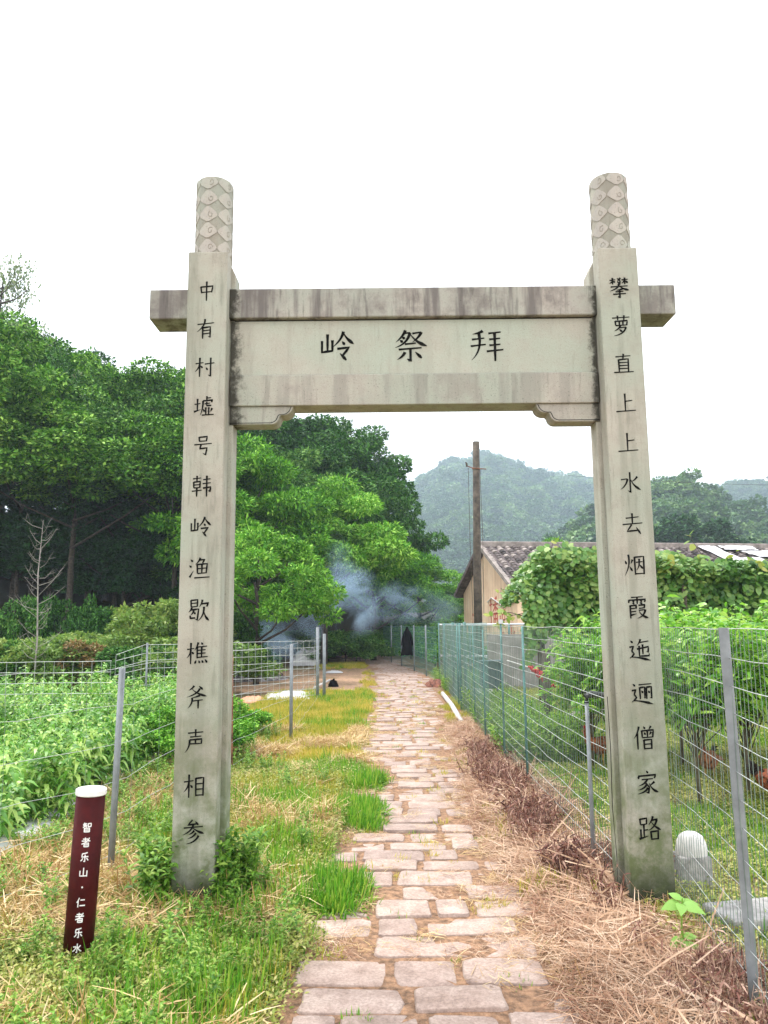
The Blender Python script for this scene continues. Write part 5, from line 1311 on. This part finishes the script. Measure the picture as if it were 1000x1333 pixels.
def crumple(name, label, cat, x, y, sx, sy, h, mat, seed, rz=0, n1=14):
    r = np.random.default_rng(seed); u = np.linspace(-1, 1, n1); U, W = np.meshgrid(u, u)
    k = np.clip(1-np.maximum(abs(U), abs(W))**3, 0, 1)
    nz_ = r.uniform(size=U.shape); nz_ = (nz_+np.roll(nz_, 1, 0)+np.roll(nz_, 1, 1)+np.roll(nz_, -1, 0))/4; Z = h*k*(.45+1.1*nz_) + .012; X = U*sx/2*(1+.12*r.normal(size=U.shape)*.5); Yc = W*sy/2*(1+.1*r.normal(size=U.shape)*.5)
    ii = np.arange(n1*n1).reshape(n1, n1)
    F = np.stack([ii[:-1, :-1].ravel(), ii[:-1, 1:].ravel(), ii[1:, 1:].ravel(), ii[1:, :-1].ravel()], 1)
    o = obj(name, fast_mesh(name, np.stack([X.ravel(), Yc.ravel(), Z.ravel()], 1), F), mat, label=label, category=cat)
    o.location = (x, y, float(H(x, y))); o.rotation_euler.z = rz; return o
crumple('plastic_sheet', 'crumpled white plastic sheet on the grass behind the left fence posts', 'plastic sheet', -2.15, 17.4, 1.05, 1.5, .10, sheet_m, 1, .1)
crumple('orange_sheet', 'small orange sheet at the left end of the white plastic sheet', 'sheet', -2.85, 17.0, .5, .9, .07, plain('faded_orange', (.6, .28, .16), .8), 2, .3)
crumple('white_sack', 'dirty white sack beyond the mesh, left of the grey flat posts', 'sack', -3.1, 31, 1.2, .8, .6, sheet_m, 3)
crumple('white_scrap', 'small white scrap on the grass at the edge of the dirt yard', 'litter', -1.75, 26.5, .6, .5, .06, sheet_m, 4)
crumple('black_plastic_bag', 'black plastic bag on the end of a pole at the edge of the dirt yard', 'bag', -1.36, 20.4, .26, .24, .16, blk_m, 5)
pipe('leaning_pole', 'thin pale pole lying from the black bag towards the flat posts', [(-1.45, 20.3, .18), (-1.78, 19.4, .06)], .025, pvc_m, 'pole')
# heap of burnt brushwood
r = random.Random(6); bw = MB()
for i in range(230):
    a = r.uniform(0, 2*pi); q = r.uniform(0, 1)**.6; p = Vector((cos(a)*q*1.3, sin(a)*q*.9, r.uniform(.02, .40)*(1-q*.8)))
    d = Vector((r.uniform(-1, 1), r.uniform(-1, 1), r.uniform(-.3, .4))).normalized()*r.uniform(.2, .6)
    bw.tube([p-d*.5, p+d*.5], [.012, .007], 3)
ash_m = plain('burnt_brushwood', (.16, .13, .14), .95, var=.6, scale=3)
o = bw.build('brushwood_heap', ash_m, None, label='smouldering heap of brushwood and ash in the yard right of the left pillar', category='brushwood heap'); o.location = (-4.35, 23.5, .02)
am = MB(); na_ = 20
am.add([(0, 0, .28)] + [(1.35*k2*cos(2*pi*k/na_)*(1+.1*sin(k*2.3)), 1.0*k2*sin(2*pi*k/na_), z) for k2, z in ((.4, .2), (.8, .07), (1.05, -.03)) for k in range(na_)],
       [(0, 1+k, 1+(k+1) % na_) for k in range(na_)] + [(1+i*na_+k, 1+(i+1)*na_+k, 1+(i+1)*na_+(k+1) % na_, 1+i*na_+(k+1) % na_) for i in range(2) for k in range(na_)])
am.build('ash_bed', plain('ash', (.30, .27, .27), .95, var=.5, scale=4, bump=.5), o, True)

# clods of red-brown dead bramble by the path's far right edge
crumple('dead_bramble', 'small heap of red-brown dead leaves at the foot of the far green posts', 'dead leaves', 1.28, 20.2, .5, .7, .16, plain('dead_leaf_red', (.22, .08, .05), .9, var=.5, scale=12), 7)

# ------------------------------------------------------------------ smoke and haze
def smoke(name, label, blobs, dens, col):
    cs = np.array([b_[:3] for b_ in blobs]); rs_ = np.array([b_[3:6] for b_ in blobs])
    lo = (cs-rs_).min(0)-.05; hi = (cs+rs_).max(0)+.05
    m, n, l, b = new_mat(name); n.remove(b)
    g = n.new('ShaderNodeTexCoord'); out = None
    nz = N(n, 'ShaderNodeTexNoise', Scale=.9, Detail=5.0, Roughness=.6, Distortion=.6)
    mp = N(n, 'ShaderNodeMapping'); mp.inputs['Scale'].default_value = (.8, .8, 1.2); l.new(g.outputs['Object'], mp.inputs[0]); l.new(mp.outputs[0], nz.inputs['Vector'])
    for (x, y, z, rx, ry, rz, d) in blobs:
        s = N(n, 'ShaderNodeMapping'); s.vector_type = 'TEXTURE'
        s.inputs['Location'].default_value = (x, y, z); s.inputs['Scale'].default_value = (rx, ry, rz)
        l.new(g.outputs['Object'], s.inputs[0])
        ln = N(n, 'ShaderNodeVectorMath', operation='LENGTH'); l.new(s.outputs[0], ln.inputs[0])
        mr = N(n, 'ShaderNodeMapRange', interpolation_type='SMOOTHSTEP'); mr.inputs[1].default_value = 1.0; mr.inputs[2].default_value = .0; mr.inputs[3].default_value = 0; mr.inputs[4].default_value = d
        l.new(ln.outputs['Value'], mr.inputs[0])
        if out is None: out = mr.outputs[0]
        else:
            a = N(n, 'ShaderNodeMath', operation='MAXIMUM'); l.new(out, a.inputs[0]); l.new(mr.outputs[0], a.inputs[1]); out = a.outputs[0]
    r2 = N(n, 'ShaderNodeMapRange'); r2.inputs[1].default_value = .46; r2.inputs[2].default_value = .70; r2.inputs[3].default_value = .0; l.new(nz.outputs['Fac'], r2.inputs[0])
    mu = N(n, 'ShaderNodeMath', operation='MULTIPLY'); l.new(out, mu.inputs[0]); l.new(r2.outputs[0], mu.inputs[1])
    mu2 = N(n, 'ShaderNodeMath', operation='MULTIPLY'); l.new(mu.outputs[0], mu2.inputs[0]); mu2.inputs[1].default_value = dens
    pv = N(n, 'ShaderNodeVolumePrincipled'); pv.inputs['Color'].default_value = (*col, 1); l.new(mu2.outputs[0], pv.inputs['Density'])
    pv.inputs['Anisotropy'].default_value = .2
    l.new(pv.outputs[0], n['Material Output'].inputs['Volume'])
    c = MB(); c.box(tuple((lo+hi)/2), tuple(hi-lo))
    o = c.build(name, m, None); o['kind'] = 'stuff'; o['label'] = label
    return o
smoke('smoke', 'bluish smoke drifting from the heap towards the trees', [
    (-4.3, 24.0, .8, 1.4, 1.0, 1.0, 1.0), (-3.3, 24.6, 1.3, 1.4, 1.2, .9, 1.1), (-2.3, 25.2, 1.7, 1.2, 1.1, .9, 1.0),
    (-1.1, 25.6, 2.3, 1.3, 1.2, 1.4, 1.4), (-1.5, 25.8, 3.3, .7, .8, 1.3, .5), (.4, 26.5, 2.3, 1.7, 1.2, .9, .7), (1.7, 27.0, 2.1, 1.2, 1.0, .8, .3)], 3.6, (.55, .77, 1.0))

m, n, l, b = new_mat('haze'); n.remove(b)
pv = N(n, 'ShaderNodeVolumePrincipled', Density=.00068); pv.inputs['Color'].default_value = (.72, .86, 1.0, 1); pv.inputs['Anisotropy'].default_value = 0.0
l.new(pv.outputs[0], n['Material Output'].inputs['Volume'])
hz = MB(); hz.box((0, 640, 124.5), (2400, 1380, 251)); hz.build('haze', m, None, kind='stuff')
for o in list(COL.objects):
    if o.type == 'EMPTY' and o.get('label') == '': o['label'] = 'shrub'
print('objects', len(bpy.data.objects))
